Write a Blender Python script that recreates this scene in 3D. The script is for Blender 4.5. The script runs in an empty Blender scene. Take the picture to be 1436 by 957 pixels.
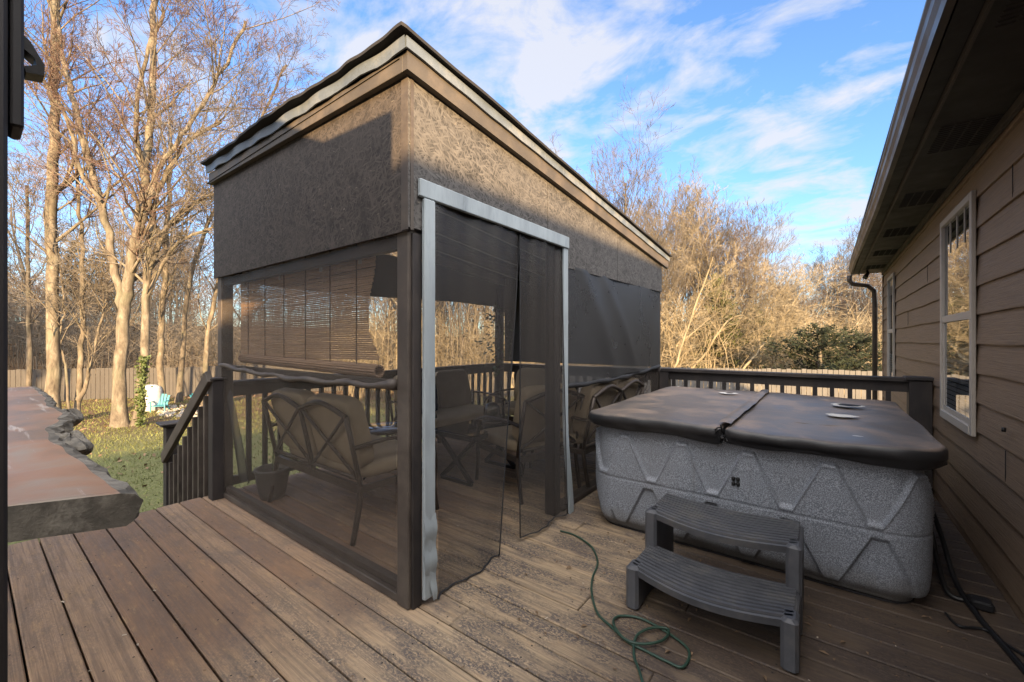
import bpy, math, random
from mathutils import Vector, Matrix
random.seed(7)
S = bpy.context.scene
COL = S.collection
R = math.radians
# ------------------------------------------------------------------ camera constants
H = 1.27
FW = 583.0/1436.0
YAW = math.atan(442/583)
cA, sA = math.cos(YAW), math.sin(YAW)

# ------------------------------------------------------------------ helpers
class MB:
    def __init__(s): s.v=[]; s.f=[]; s.m=[]; s.sm=[]; s.c=[]
    def add(s, vs, fs, mi=0, smooth=False, col=None):
        o=len(s.v); s.v+= [tuple(p) for p in vs]
        for f in fs:
            s.f.append(tuple(i+o for i in f)); s.m.append(mi); s.sm.append(smooth); s.c.append(0.5 if col is None else col)
        return s
    def box(s, x0,x1,y0,y1,z0,z1, mi=0, col=None, M=None, ch=0):
        if ch>0:
            return s.cbox(x0,x1,y0,y1,z0,z1,ch,mi,col,M)
        vs=[(x,y,z) for z in (z0,z1) for y in (y0,y1) for x in (x0,x1)]
        if M is not None: vs=[M@Vector(p) for p in vs]
        return s.add(vs,[(0,2,3,1),(4,5,7,6),(0,1,5,4),(2,6,7,3),(0,4,6,2),(1,3,7,5)],mi,False,col)
    def cbox(s,x0,x1,y0,y1,z0,z1,c,mi=0,col=None,M=None):
        # box with chamfered vertical + top/bottom edges
        c=min(c,(x1-x0)*.45,(y1-y0)*.45,(z1-z0)*.45)
        def ring(z,i):
            a,b,e,g=x0+i,x1-i,y0+i,y1-i
            return [(a+c,e,z),(b-c,e,z),(b,e+c,z),(b,g-c,z),(b-c,g,z),(a+c,g,z),(a,g-c,z),(a,e+c,z)]
        rs=[ring(z0,c),ring(z0+c,0),ring(z1-c,0),ring(z1,c)]
        vs=[p for r in rs for p in r]
        if M is not None: vs=[M@Vector(p) for p in vs]
        fs=[tuple(range(7,-1,-1)),tuple(range(24,32))]
        for k in range(3):
            for i in range(8):
                j=(i+1)%8; fs.append((k*8+i,k*8+j,(k+1)*8+j,(k+1)*8+i))
        return s.add(vs,fs,mi,False,col)
    def beam(s,p,q,w,h,mi=0,up=(0,0,1),ch=0,col=None):
        p=Vector(p);q=Vector(q);d=(q-p);L=d.length;d.normalize()
        u=Vector(up)
        if abs(d.dot(u))>.98:u=Vector((0,1,0))
        x=d.cross(u).normalized();z=x.cross(d).normalized()
        M=Matrix(((x[0],d[0],z[0],p[0]),(x[1],d[1],z[1],p[1]),(x[2],d[2],z[2],p[2]),(0,0,0,1)))
        return s.box(-w/2,w/2,0,L,-h/2,h/2,mi,col,M,ch)
    def tube(s,pts,rad,n=6,mi=0,caps=True,smooth=True,col=None,flat=1.0,closed=False):
        pts=[Vector(p) for p in pts]; N=len(pts)
        if not hasattr(rad,'__len__'): rad=[rad]*N
        vs=[];pu=None
        for i,p in enumerate(pts):
            if closed: d=pts[(i+1)%N]-pts[i-1]
            else: d=(pts[min(i+1,N-1)]-pts[max(i-1,0)])
            if d.length<1e-9:d=Vector((0,0,1))
            d.normalize()
            if pu is None:
                a=Vector((0,0,1)) if abs(d.z)<.9 else Vector((1,0,0))
                u=(a-d*a.dot(d)).normalized()
            else:
                u=pu-d*pu.dot(d)
                u=u.normalized() if u.length>1e-6 else d.orthogonal().normalized()
            pu=u;w=d.cross(u)
            for k in range(n):
                t=2*math.pi*k/n
                vs.append(p+(u*math.cos(t)*flat+w*math.sin(t))*rad[i])
        fs=[]
        for i in range(N if closed else N-1):
            j=(i+1)%N
            for k in range(n):
                l=(k+1)%n
                fs.append((i*n+k,i*n+l,j*n+l,j*n+k))
        if caps and not closed:
            fs.append(tuple(range(n-1,-1,-1)));fs.append(tuple((N-1)*n+k for k in range(n)))
        return s.add(vs,fs,mi,smooth,col)
    def lathe(s,prof,c=(0,0,0),n=24,mi=0,smooth=True):
        vs=[];fs=[]
        for r,z in prof:
            for k in range(n):
                t=2*math.pi*k/n; vs.append((c[0]+r*math.cos(t),c[1]+r*math.sin(t),c[2]+z))
        for i in range(len(prof)-1):
            for k in range(n):
                l=(k+1)%n; fs.append((i*n+k,i*n+l,(i+1)*n+l,(i+1)*n+k))
        return s.add(vs,fs,mi,smooth)
    def grid(s,fn,nu,nv,mi=0,smooth=True,col=None):
        vs=[fn(i/nu,j/nv) for j in range(nv+1) for i in range(nu+1)]
        fs=[(j*(nu+1)+i,j*(nu+1)+i+1,(j+1)*(nu+1)+i+1,(j+1)*(nu+1)+i) for j in range(nv) for i in range(nu)]
        return s.add(vs,fs,mi,smooth,col)
    def build(s,name,mats,parent=None,label=None,bevel=0,sub=0):
        me=bpy.data.meshes.new(name); me.from_pydata(s.v,[],s.f)
        if not isinstance(mats,(list,tuple)):mats=[mats]
        for m in mats: me.materials.append(m)
        me.polygons.foreach_set('material_index',s.m)
        me.polygons.foreach_set('use_smooth',s.sm)
        a=me.attributes.new('rnd','FLOAT','FACE'); a.data.foreach_set('value',s.c)
        me.update()
        o=bpy.data.objects.new(name,me); COL.objects.link(o)
        if parent is not None:
            o.parent=parent
            bpy_par(o,parent)
        if label:o['label']=label
        if bevel:
            b=o.modifiers.new('b','BEVEL');b.width=bevel;b.segments=2;b.limit_method='ANGLE'
        if sub:
            b=o.modifiers.new('s','SUBSURF');b.levels=sub;b.render_levels=sub
        return o
def worldmat(o):
    M=o.matrix_basis.copy()
    while o.parent is not None:
        o=o.parent; M=o.matrix_basis@ M if True else M
    return M
def bpy_par(o,parent):
    # meshes are written in world coordinates unless LOCAL is set; undo the parents' placement
    if LOCAL[0]: return
    o.matrix_parent_inverse=chain(parent).inverted()
def chain(p):
    M=Matrix.Identity(4)
    while p is not None:
        M=p.matrix_parent_inverse@p.matrix_basis@M if p.parent else p.matrix_basis@M
        p=p.parent
    return M
LOCAL=[False]
def tag(o,label=None,cat=None,group=None,kind=None):
    if label:o['label']=label
    if cat:o['category']=cat
    if group:o['group']=group
    if kind:o['kind']=kind
    return o
def thing(name,label,cat,loc=(0,0,0),rz=0,group=None):
    o=bpy.data.objects.new(name,None);COL.objects.link(o);o.location=loc;o.rotation_euler=(0,0,rz);o.empty_display_size=.2
    return tag(o,label,cat,group)
def dup(root,loc,rz,label=None,group=None,scale=None):
    r=root.copy();COL.objects.link(r);r.location=loc;r.rotation_euler=(0,0,rz)
    if scale:r.scale=scale
    if label:r['label']=label
    if group:r['group']=group
    for ch in list(root.children):
        c=ch.copy();COL.objects.link(c);c.parent=r
        for g in list(ch.children):
            d=g.copy();COL.objects.link(d);d.parent=c
    return r
def smooth(e0,e1,x):
    t=max(0,min(1,(x-e0)/(e1-e0)));return t*t*(3-2*t)

# ------------------------------------------------------------------ materials
class NT:
    def __init__(s,name):
        s.m=bpy.data.materials.new(name);s.m.use_nodes=True;s.t=s.m.node_tree;s.t.nodes.clear()
        s.out=s.n('ShaderNodeOutputMaterial')
    def n(s,t,**k):
        n=s.t.nodes.new(t)
        for a,b in k.items():
            if a.startswith('i_'):
                key=a[2:]; key=int(key) if key.isdigit() else key.replace('_',' ')
                n.inputs[key].default_value=b
            else:setattr(n,a,b)
        return n
    def l(s,a,b):s.t.links.new(a,b)
    def coord(s,scale=(1,1,1),rot=(0,0,0),src='Object'):
        tc=s.n('ShaderNodeTexCoord');mp=s.n('ShaderNodeMapping')
        mp.inputs['Scale'].default_value=scale;mp.inputs['Rotation'].default_value=rot
        s.l(tc.outputs[src],mp.inputs['Vector']);return mp.outputs[0]
    def noise(s,vec,scale,detail=4,rough=.55,dist=0):
        n=s.n('ShaderNodeTexNoise',i_Scale=scale,i_Detail=detail,i_Roughness=rough,i_Distortion=dist)
        if vec is not None:s.l(vec,n.inputs['Vector'])
        return n.outputs['Fac']
    def ramp(s,fac,stops):
        r=s.n('ShaderNodeValToRGB');e=r.color_ramp.elements
        while len(e)<len(stops):e.new(.5)
        for i,(p,c) in enumerate(stops):
            e[i].position=p
            e[i].color=(c[0],c[1],c[2],1) if hasattr(c,'__len__') else (c,c,c,1)
        s.l(fac,r.inputs[0]);return r.outputs[0]
    def mix(s,fac,a,b,mode='MIX'):
        m=s.n('ShaderNodeMix',data_type='RGBA',blend_type=mode)
        for v,i in ((fac,0),(a,6),(b,7)):
            if isinstance(v,(int,float)):
                m.inputs[i].default_value=v if i==0 else (v,v,v,1)
            elif hasattr(v,'__len__'):m.inputs[i].default_value=(v[0],v[1],v[2],1)
            else:s.l(v,m.inputs[i])
        return m.outputs[2]
    def math(s,op,a,b=0.0):
        m=s.n('ShaderNodeMath',operation=op)
        for i,v in enumerate((a,b)):
            if isinstance(v,(int,float)):m.inputs[i].default_value=v
            else:s.l(v,m.inputs[i])
        return m.outputs[0]
    def bsdf(s,col,rough=.7,bump=None,bs=.3,bd=.01,metal=0,spec=.4,coat=0):
        b=s.n('ShaderNodeBsdfPrincipled')
        if hasattr(col,'__len__'):b.inputs['Base Color'].default_value=(col[0],col[1],col[2],1)
        else:s.l(col,b.inputs['Base Color'])
        if isinstance(rough,(int,float)):b.inputs['Roughness'].default_value=rough
        else:s.l(rough,b.inputs['Roughness'])
        b.inputs['Metallic'].default_value=metal
        b.inputs['Specular IOR Level'].default_value=spec
        b.inputs['Coat Weight'].default_value=coat
        if bump is not None:
            bp=s.n('ShaderNodeBump');bp.inputs['Strength'].default_value=bs;bp.inputs['Distance'].default_value=bd
            s.l(bump,bp.inputs['Height']);s.l(bp.outputs[0],b.inputs['Normal'])
        s.l(b.outputs[0],s.out.inputs[0]);return b

def paint(name,c,rough=.55,var=.25,scale=8,bump=.15,metal=0,stretch=(1,1,1),spec=.4,dirt=None):
    t=NT(name);v=t.coord(stretch)
    n=t.noise(v,scale,6,.62)
    n2=t.noise(v,scale*9,3,.6)
    lo=[x*(1-var) for x in c];hi=[min(1,x*(1+var)) for x in c]
    col=t.ramp(n,[(.3,lo),(.7,hi)])
    if dirt:
        n3=t.noise(v,scale*.5,8,.7);col=t.mix(t.ramp(n3,[(.5,0),(.68,1)]),col,dirt)
    r=t.ramp(n,[(.3,rough-.1),(.7,min(1,rough+.12))])
    t.bsdf(col,r,t.mix(.5,n,n2),bump,.004,metal,spec);return t.m

def deck_mat():
    t=NT('deck_wood')
    at=t.n('ShaderNodeAttribute',attribute_name='rnd')
    tc=t.n('ShaderNodeTexCoord');sep=t.n('ShaderNodeSeparateXYZ');t.l(tc.outputs['Object'],sep.inputs[0])
    # shift grain per board
    comb=t.n('ShaderNodeCombineXYZ');t.l(t.math('ADD',t.math('MULTIPLY',sep.outputs[0],.9),t.math('MULTIPLY',at.outputs['Fac'],57.)),comb.inputs[0])
    t.l(t.math('MULTIPLY',sep.outputs[1],9.),comb.inputs[1]);t.l(sep.outputs[2],comb.inputs[2])
    vec=comb.outputs[0]
    wob=t.noise(vec,1.2,3,.5)
    gr=t.n('ShaderNodeTexNoise',i_Scale=5.5,i_Detail=6.,i_Roughness=.6,i_Distortion=1.1)
    gv=t.n('ShaderNodeMapping');gv.inputs['Scale'].default_value=(.22,1.,1.);t.l(vec,gv.inputs[0]);t.l(gv.outputs[0],gr.inputs['Vector'])
    fine=t.noise(t.coord((3,90,20)),3.,5,.65)
    big=t.noise(t.coord((1,1.6,1)),1.1,6,.65,.4)
    med=t.noise(t.coord((2.2,9,2)),2.6,8,.72,.3)
    base=t.ramp(at.outputs['Fac'],[(0,(.23,.135,.080)),(.35,(.31,.195,.118)),(.7,(.39,.265,.165)),(1,(.28,.18,.11))])
    # right side of the deck: bleached, with flaking dark stain; x from -1.7 rightwards
    right=t.math('MULTIPLY',t.ramp(t.math('ADD',sep.outputs[0],t.math('MULTIPLY',big,.8)),[(0,0),(1,1)]),1.0)
    mr=t.n('ShaderNodeMapRange',i_1=-1.9,i_2=-1.0);t.l(t.math('ADD',t.math('ADD',sep.outputs[0],t.math('MULTIPLY',sep.outputs[1],.25)),t.math('MULTIPLY',t.math('SUBTRACT',big,.5),1.6)),mr.inputs[0])
    rf=mr.outputs[0]
    base=t.mix(rf,base,(.48,.355,.22))
    base=t.mix(t.math('MULTIPLY',t.ramp(gr.outputs['Fac'],[(.44,0),(.60,1)]),.68),base,t.mix(rf,(.17,.115,.08),(.19,.15,.105)))
    base=t.mix(t.math('MULTIPLY',t.ramp(fine,[(.42,0),(.62,1)]),.38),base,(.14,.10,.075))
    stn=t.noise(t.coord((1.5,3,1)),2.,7,.7,.5);base=t.mix(t.math('MULTIPLY',t.ramp(stn,[(.52,0),(.64,1)]),.45),base,(.13,.10,.082))
    base=t.mix(t.math('MULTIPLY',t.ramp(med,[(.56,0),(.66,1)]),.5),base,(.42,.28,.15))
    # flaking dark paint: speckly
    sp=t.noise(t.coord((20,34,20)),3.2,5,.75)
    reg=t.noise(t.coord((1.3,4,1)),1.8,7,.7,.2)
    fl=t.math('MULTIPLY',t.ramp(sp,[(.44,0),(.51,1)]),t.ramp(reg,[(.43,0),(.54,1)]))
    base=t.mix(t.math('MULTIPLY',fl,t.ramp(rf,[(0,.32),(1,.88)])),base,(.075,.068,.07))
    # dark damp zone round the tub
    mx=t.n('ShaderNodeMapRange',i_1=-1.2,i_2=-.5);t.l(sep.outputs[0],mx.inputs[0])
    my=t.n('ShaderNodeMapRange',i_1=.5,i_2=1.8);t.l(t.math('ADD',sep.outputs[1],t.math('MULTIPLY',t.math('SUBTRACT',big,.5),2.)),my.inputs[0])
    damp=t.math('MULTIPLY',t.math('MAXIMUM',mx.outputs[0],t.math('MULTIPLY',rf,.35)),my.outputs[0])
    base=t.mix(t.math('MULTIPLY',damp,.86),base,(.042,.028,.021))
    base=t.mix(t.math('MULTIPLY',t.ramp(big,[(.3,1),(.5,0)]),.35),base,(.085,.062,.05))
    # inside the pavilion the boards are cleaner reddish brown
    rough=t.ramp(med,[(.3,.5),(.7,.85)])
    h=t.mix(.5,fine,gr.outputs['Fac']);h=t.mix(.35,h,sp)
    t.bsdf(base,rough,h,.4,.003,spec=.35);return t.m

def osb_mat(name,tint,axis):
    # strands: voronoi cells stretched along several directions in the plane of the board
    t=NT(name);h=None;tc=t.coord((1,1,1),(0,0,0))
    wb=t.n('ShaderNodeTexNoise',i_Scale=7.,i_Detail=2.);t.l(tc,wb.inputs['Vector'])
    wv=t.n('ShaderNodeVectorMath',operation='SCALE');wv.inputs['Scale'].default_value=.012;t.l(wb.outputs['Color'],wv.inputs[0])
    ad=t.n('ShaderNodeVectorMath',operation='ADD');t.l(tc,ad.inputs[0]);t.l(wv.outputs[0],ad.inputs[1])
    for i,(an,sc) in enumerate(((.25,1),(1.15,1.2),(1.95,.9),(2.75,1.1),(.75,1.5))):
        mp=t.n('ShaderNodeMapping');mp.inputs['Rotation'].default_value=(an,0,0) if axis=='X' else (0,an,0);t.l(ad.outputs[0],mp.inputs[0])
        mp2=t.n('ShaderNodeMapping');mp2.inputs['Scale'].default_value=(0,22*sc,125*sc) if axis=='X' else (22*sc,0,125*sc);mp2.inputs['Location'].default_value=(i*3.7,i*1.3,i*5.1);t.l(mp.outputs[0],mp2.inputs[0])
        v=t.n('ShaderNodeTexVoronoi',feature='F1',i_Scale=1.,i_Randomness=1.);t.l(mp2.outputs[0],v.inputs['Vector'])
        s2=t.n('ShaderNodeSeparateColor');t.l(v.outputs['Color'],s2.inputs[0])
        h=s2.outputs[0] if h is None else t.math('MAXIMUM',h,t.math('MULTIPLY',s2.outputs[0],.98))
    col=t.ramp(h,[(.60,[x*.35 for x in tint]),(.84,tint),(1,[x*1.6 for x in tint])])
    n=t.noise(t.coord(),2.2,6,.65)
    col=t.mix(t.ramp(n,[(.38,.0),(.66,.45)]),col,[x*1.3 for x in tint])
    n5=t.noise(t.coord(),5,6,.7);col=t.mix(t.ramp(n5,[(.30,.6),(.45,0)]),col,[x*.35 for x in tint])
    ch=t.noise(t.coord((30,30,70)),1.,3,.6)
    col=t.mix(t.ramp(ch,[(.68,0),(.72,.5)]),col,(.22,.19,.15))
    t.bsdf(col,.72,h,.9,.004,spec=.35);return t.m

def screen_mat(name,op=.5,col=(.035,.032,.032),var=.12):
    t=NT(name)
    n=t.noise(t.coord((1,1,1)),2.2,5,.6,.5)
    d=t.n('ShaderNodeBsdfDiffuse');d.inputs[0].default_value=(*col,1)
    g=t.n('ShaderNodeBsdfGlossy');g.inputs[0].default_value=(.5,.55,.6,1);g.inputs[1].default_value=.42
    ad=t.n('ShaderNodeMixShader');ad.inputs[0].default_value=.10;t.l(d.outputs[0],ad.inputs[1]);t.l(g.outputs[0],ad.inputs[2])
    tr=t.n('ShaderNodeBsdfTransparent')
    m=t.n('ShaderNodeMixShader')
    t.l(t.ramp(n,[(.3,op-var),(.7,op+var)]),m.inputs[0]);t.l(tr.outputs[0],m.inputs[1]);t.l(ad.outputs[0],m.inputs[2])
    t.l(m.outputs[0],t.out.inputs[0]);return t.m

def glass_mat(name,tint=(.02,.022,.025),clear=False):
    t=NT(name)
    if clear:
        g=t.n('ShaderNodeBsdfGlossy');g.inputs[0].default_value=(1,1,1,1);g.inputs[1].default_value=.03
        tr=t.n('ShaderNodeBsdfTransparent');tr.inputs[0].default_value=(.8,.83,.82,1)
        fr=t.n('ShaderNodeFresnel');fr.inputs[0].default_value=1.7
        m=t.n('ShaderNodeMixShader');t.l(fr.outputs[0],m.inputs[0]);t.l(tr.outputs[0],m.inputs[1]);t.l(g.outputs[0],m.inputs[2])
        t.l(m.outputs[0],t.out.inputs[0]);return t.m
    n=t.noise(t.coord((1,1,1)),2.5,1,.5)
    w=t.n('ShaderNodeBump',i_Strength=.03,i_Distance=.02);t.l(n,w.inputs['Height'])
    g=t.n('ShaderNodeBsdfGlossy');g.inputs[0].default_value=(.9,.92,.95,1);g.inputs[1].default_value=.02;t.l(w.outputs[0],g.inputs['Normal'])
    tr=t.n('ShaderNodeBsdfTransparent');tr.inputs[0].default_value=(.55,.6,.62,1)
    m=t.n('ShaderNodeMixShader');m.inputs[0].default_value=.62;t.l(tr.outputs[0],m.inputs[1]);t.l(g.outputs[0],m.inputs[2])
    t.l(m.outputs[0],t.out.inputs[0]);return t.m

def bark_mat(name,a,b,c,sc=6):
    t=NT(name)
    v=t.coord((1,1,.35));n=t.noise(v,sc,6,.7,.4);n2=t.noise(t.coord((1,1,1)),1.7,4,.6)
    col=t.ramp(n,[(.32,a),(.5,b),(.68,c)])
    col=t.mix(t.ramp(n2,[(.5,0),(.7,.5)]),col,(.11,.115,.08))
    t.bsdf(col,.9,n,.7,.03,spec=.1);return t.m

def siding_mat():
    t=NT('siding')
    at=t.n('ShaderNodeAttribute',attribute_name='rnd')
    v=t.coord((6,1.2,55));n=t.noise(v,2.4,6,.65,1.2)
    n2=t.noise(t.coord((1,.8,1.5)),1.3,5,.6)
    col=t.ramp(n,[(.32,(.14,.092,.058)),(.5,(.205,.139,.088)),(.7,(.255,.176,.112))])
    col=t.mix(t.ramp(n2,[(.4,0),(.75,.4)]),col,(.24,.168,.12))
    col=t.mix(t.math('MULTIPLY',at.outputs['Fac'],.25),col,(.14,.098,.07))
    t.bsdf(col,.6,n,.6,.006,spec=.4);return t.m

def ground_mat():
    t=NT('yard_ground')
    v=t.coord();n=t.noise(v,.35,6,.65);n2=t.noise(v,3.5,6,.7);n3=t.noise(v,28,4,.7)
    g=t.ramp(n3,[(.3,(.06,.07,.026)),(.55,(.12,.125,.055)),(.75,(.21,.19,.105))])
    br=t.ramp(n3,[(.3,(.05,.034,.021)),(.5,(.12,.08,.048)),(.75,(.23,.16,.095))])
    geo=t.n('ShaderNodeNewGeometry');ln=t.n('ShaderNodeVectorMath',operation='LENGTH');t.l(geo.outputs['Position'],ln.inputs[0])
    mr=t.n('ShaderNodeMapRange',i_1=15.5,i_2=20.);t.l(t.math('ADD',ln.outputs['Value'],t.math('MULTIPLY',n,3.)),mr.inputs[0])
    f=t.math('MAXIMUM',mr.outputs[0],t.ramp(n2,[(.55,0),(.7,.75)]))
    t.bsdf(t.mix(f,g,br),.95,n3,.8,.05,spec=.1);return t.m

def tub_mat():
    t=NT('tub_speckle')
    v=t.coord();n=t.noise(v,240,2,.6);n2=t.noise(v,2.,4,.6);n3=t.noise(v,75,3,.7)
    col=t.ramp(n,[(.38,(.092,.102,.122)),(.5,(.165,.182,.212)),(.62,(.33,.355,.395))])
    col=t.mix(t.ramp(n2,[(.4,.0),(.7,.3)]),col,(.2,.2,.21))
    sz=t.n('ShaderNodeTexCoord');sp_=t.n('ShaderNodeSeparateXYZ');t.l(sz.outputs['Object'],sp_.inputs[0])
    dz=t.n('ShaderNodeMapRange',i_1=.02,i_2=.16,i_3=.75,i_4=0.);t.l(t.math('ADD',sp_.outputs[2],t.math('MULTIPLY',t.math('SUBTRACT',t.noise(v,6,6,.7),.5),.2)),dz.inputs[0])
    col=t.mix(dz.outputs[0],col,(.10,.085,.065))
    dr=t.noise(t.coord((9,9,.7)),2.2,5,.7);col=t.mix(t.ramp(dr,[(.56,0),(.74,.35)]),col,(.11,.105,.10))
    t.bsdf(col,.6,n3,.3,.0012,spec=.45);return t.m

def cover_mat():
    t=NT('cover_vinyl')
    v=t.coord();n=t.noise(v,3.,7,.7,.4);n2=t.noise(t.coord((1,5,1)),3,6,.65);n4=t.noise(v,260,2,.6)
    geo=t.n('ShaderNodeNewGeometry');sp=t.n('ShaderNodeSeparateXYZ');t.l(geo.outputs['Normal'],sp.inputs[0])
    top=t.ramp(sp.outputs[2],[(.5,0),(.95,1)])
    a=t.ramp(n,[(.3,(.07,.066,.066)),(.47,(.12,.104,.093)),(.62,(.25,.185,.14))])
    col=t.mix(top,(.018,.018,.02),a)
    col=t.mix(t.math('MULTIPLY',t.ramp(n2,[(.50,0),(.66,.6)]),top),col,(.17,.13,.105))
    t.bsdf(col,t.ramp(n,[(.3,.38),(.7,.55)]),t.mix(.7,n4,n),.35,.004,spec=.5);return t.m

def counter_mat():
    t=NT('slab_top')
    v=t.coord();n=t.noise(v,3.2,5,.55,.6);n2=t.noise(v,14,6,.7,.5);n3=t.noise(t.coord((.6,6,1)),4,6,.65)
    col=t.ramp(n,[(.3,(.09,.072,.058)),(.45,(.16,.105,.07)),(.55,(.22,.12,.07)),(.7,(.20,.17,.13))])
    col=t.mix(t.ramp(n2,[(.5,0),(.7,.5)]),col,(.22,.11,.06))
    col=t.mix(t.ramp(n3,[(.6,0),(.66,.55)]),col,(.42,.38,.34))
    t.bsdf(col,.42,n2,.25,.004,spec=.5);return t.m

def simple(name,c,rough=.6,metal=0,spec=.4): return paint(name,c,rough,.12,14,.1,metal,spec=spec)

M={}
M['deck']=deck_mat(); M['osbL']=osb_mat('osb_panel_brown',(.046,.038,.033),'Y'); M['osbR']=osb_mat('osb_panel_slate',(.072,.067,.063),'X')
M['dark']=paint('dark_stain',(.028,.024,.024),.6,.35,5,.3,dirt=(.05,.04,.034),stretch=(1,1,.4))
M['brown']=paint('brown_paint',(.062,.05,.042),.6,.3,6,.3,dirt=(.09,.075,.06))
M['trim']=paint('taupe_trim',(.062,.053,.044),.6,.2,5,.25,dirt=(.1,.08,.065))
M['flash']=paint('grey_flashing',(.105,.125,.15),.45,.2,7,.25,dirt=(.18,.19,.20),metal=.1)
M['doortrim']=paint('greyblue_trim',(.31,.35,.37),.6,.22,6,.3,dirt=(.2,.23,.25),stretch=(2,2,.5))
M['felt']=paint('black_felt',(.015,.014,.015),.85,.3,9,.5)
M['screen']=screen_mat('mesh_screen',.43,(.075,.062,.052),.06)
M['screen2']=screen_mat('mesh_screen_dense',.78,(.055,.055,.057),.035)
M['curtain']=screen_mat('mesh_curtain',.47,(.07,.062,.056),.05)
M['tarp']=paint('tarp',(.030,.029,.031),.7,.3,3,.3)
M['hem']=simple('hem_black',(.02,.02,.022),.7)
M['siding']=siding_mat()
M['gutter']=paint('gutter_brown',(.060,.048,.040),.42,.25,4,.2,metal=.2,dirt=(.13,.10,.08))
M['fascia']=paint('fascia_dark',(.016,.014,.014),.6,.25,6,.2)
M['soffit']=paint('soffit_dark',(.020,.016,.0145),.6,.25,6,.2)
M['winframe']=paint('window_vinyl',(.40,.36,.31),.5,.1,6,.1)
M['glass']=glass_mat('window_glass'); M['clear']=glass_mat('clear_glass',clear=True)
M['room']=simple('room_dark',(.03,.03,.034),.9)
M['blindw']=simple('white_blind',(.42,.45,.48),.6)
M['shingle']=paint('shingle',(.05,.045,.042),.9,.4,30,.8)
M['tub']=tub_mat(); M['cover']=cover_mat()
M['foam']=paint('foam_white',(.62,.59,.54),.9,.15,30,.4)
M['plastic']=paint('grey_plastic',(.068,.070,.078),.5,.18,12,.25,dirt=(.10,.095,.09))
M['groove']=simple('groove',(.018,.018,.02),.8)
M['hose']=simple('hose_green',(.022,.05,.034),.45)
M['cable']=simple('cable_black',(.012,.012,.013),.45)
M['cushion']=paint('cushion_khaki',(.30,.235,.155),.9,.15,5,.3)
M['navy']=paint('navy_fabric',(.018,.026,.045),.9,.2,20,.3)
M['metal']=paint('bronze_metal',(.05,.038,.03),.45,.25,20,.15,metal=.3)
M['bmetal']=simple('black_metal',(.018,.017,.017),.4,.3)
M['blind']=paint('bamboo',(.36,.235,.15),.7,.3,30,.3,stretch=(.1,1,3))
M['blindstr']=simple('blind_tape',(.09,.055,.035),.8)
M['pot']=paint('pot_grey',(.07,.065,.06),.55,.25,8,.2)
M['soil']=simple('soil',(.03,.02,.013),.95)
M['leafdark']=paint('leaf_dark',(.028,.05,.018),.55,.4,3,.1)
M['counter']=counter_mat()
M['barkedge']=paint('counter_bark',(.10,.088,.070),.85,.55,18,1.,dirt=(.20,.18,.15))
M['fence']=paint('weathered_fence',(.105,.10,.095),.85,.25,3,.4,stretch=(8,8,1))
M['fencegrey']=paint('grey_fence',(.06,.056,.054),.85,.25,3,.4,stretch=(8,8,1))
M['bark']=bark_mat('bark_pale',(.055,.046,.038),(.125,.107,.085),(.215,.19,.155))
M['bark2']=bark_mat('bark_grey',(.04,.034,.028),(.092,.08,.067),(.155,.135,.112))
M['twig']=paint('twig',(.115,.10,.082),.85,.3,2,.1,spec=.1)
M['twigred']=paint('twig_red',(.09,.072,.062),.85,.4,2,.1,spec=.1)
M['bud']=paint('red_bud',(.24,.05,.045),.8,.4,2,.1)
M['twigbud']=paint('twig_budding',(.105,.072,.060),.85,.35,1.5,.1,spec=.1);M['brush']=paint('brush_stem',(.185,.155,.105),.85,.4,.8,.1,spec=.1)
M['evergreen']=paint('evergreen',(.06,.066,.022),.8,.6,1.2,.1,spec=.15)
M['evergreen2']=paint('evergreen_dark',(.017,.021,.011),.8,.5,1.2,.1,spec=.15)
M['ivy']=paint('ivy',(.05,.07,.02),.7,.5,5,.1)
M['litter']=paint('leaf_litter',(.15,.10,.062),.85,.5,3,.1,spec=.1)
M['ground']=ground_mat()
M['grass']=paint('grass_blade',(.11,.12,.045),.8,.5,.9,.1,spec=.1)
M['white']=simple('white_plastic',(.38,.40,.42),.5); M['cyan']=simple('cyan_plastic',(.03,.17,.23),.45)
M['trimchip']=simple('pale_chip',(.42,.36,.28),.9);M['stone']=paint('stone',(.28,.25,.22),.9,.35,6,.5)

# ------------------------------------------------------------------ layout constants
GX, GY, GX2, GY2 = -1.566, 1.258, -3.98, 4.93    # pavilion corner planes
BW=.1461; Y0=.293                                 # deck board pitch / phase
DX0, DX1, DY0, DY1 = -4.06, .713, -2.64, 5.0
def gz(x,y):
    r=math.hypot(x,y)
    z=-1.3-.012*max(0,r-10)+.05*math.sin(x*.37+1)*math.cos(y*.31)
    ang=math.atan2(y,-x)  # 0 = -X
    k=smooth(25,60,r)
    z+=k*4.6*smooth(1.35,.5,ang)+k*.3
    return z

# ================================================================== SETTING
def ground():
    mb=MB();n=150
    def f(u,v):
        a=(u*2-1);b=(v*2-1)
        x=-8+math.copysign(abs(a)**2.2,a)*330;y=8+math.copysign(abs(b)**2.2,b)*330
        return (x,y,gz(x,y) if math.hypot(x,y)<60 else gz(x*60/math.hypot(x,y),y*60/math.hypot(x,y)))
    mb.grid(f,n,n)
    return tag(mb.build('ground',M['ground']),kind='structure')
ground()

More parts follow.
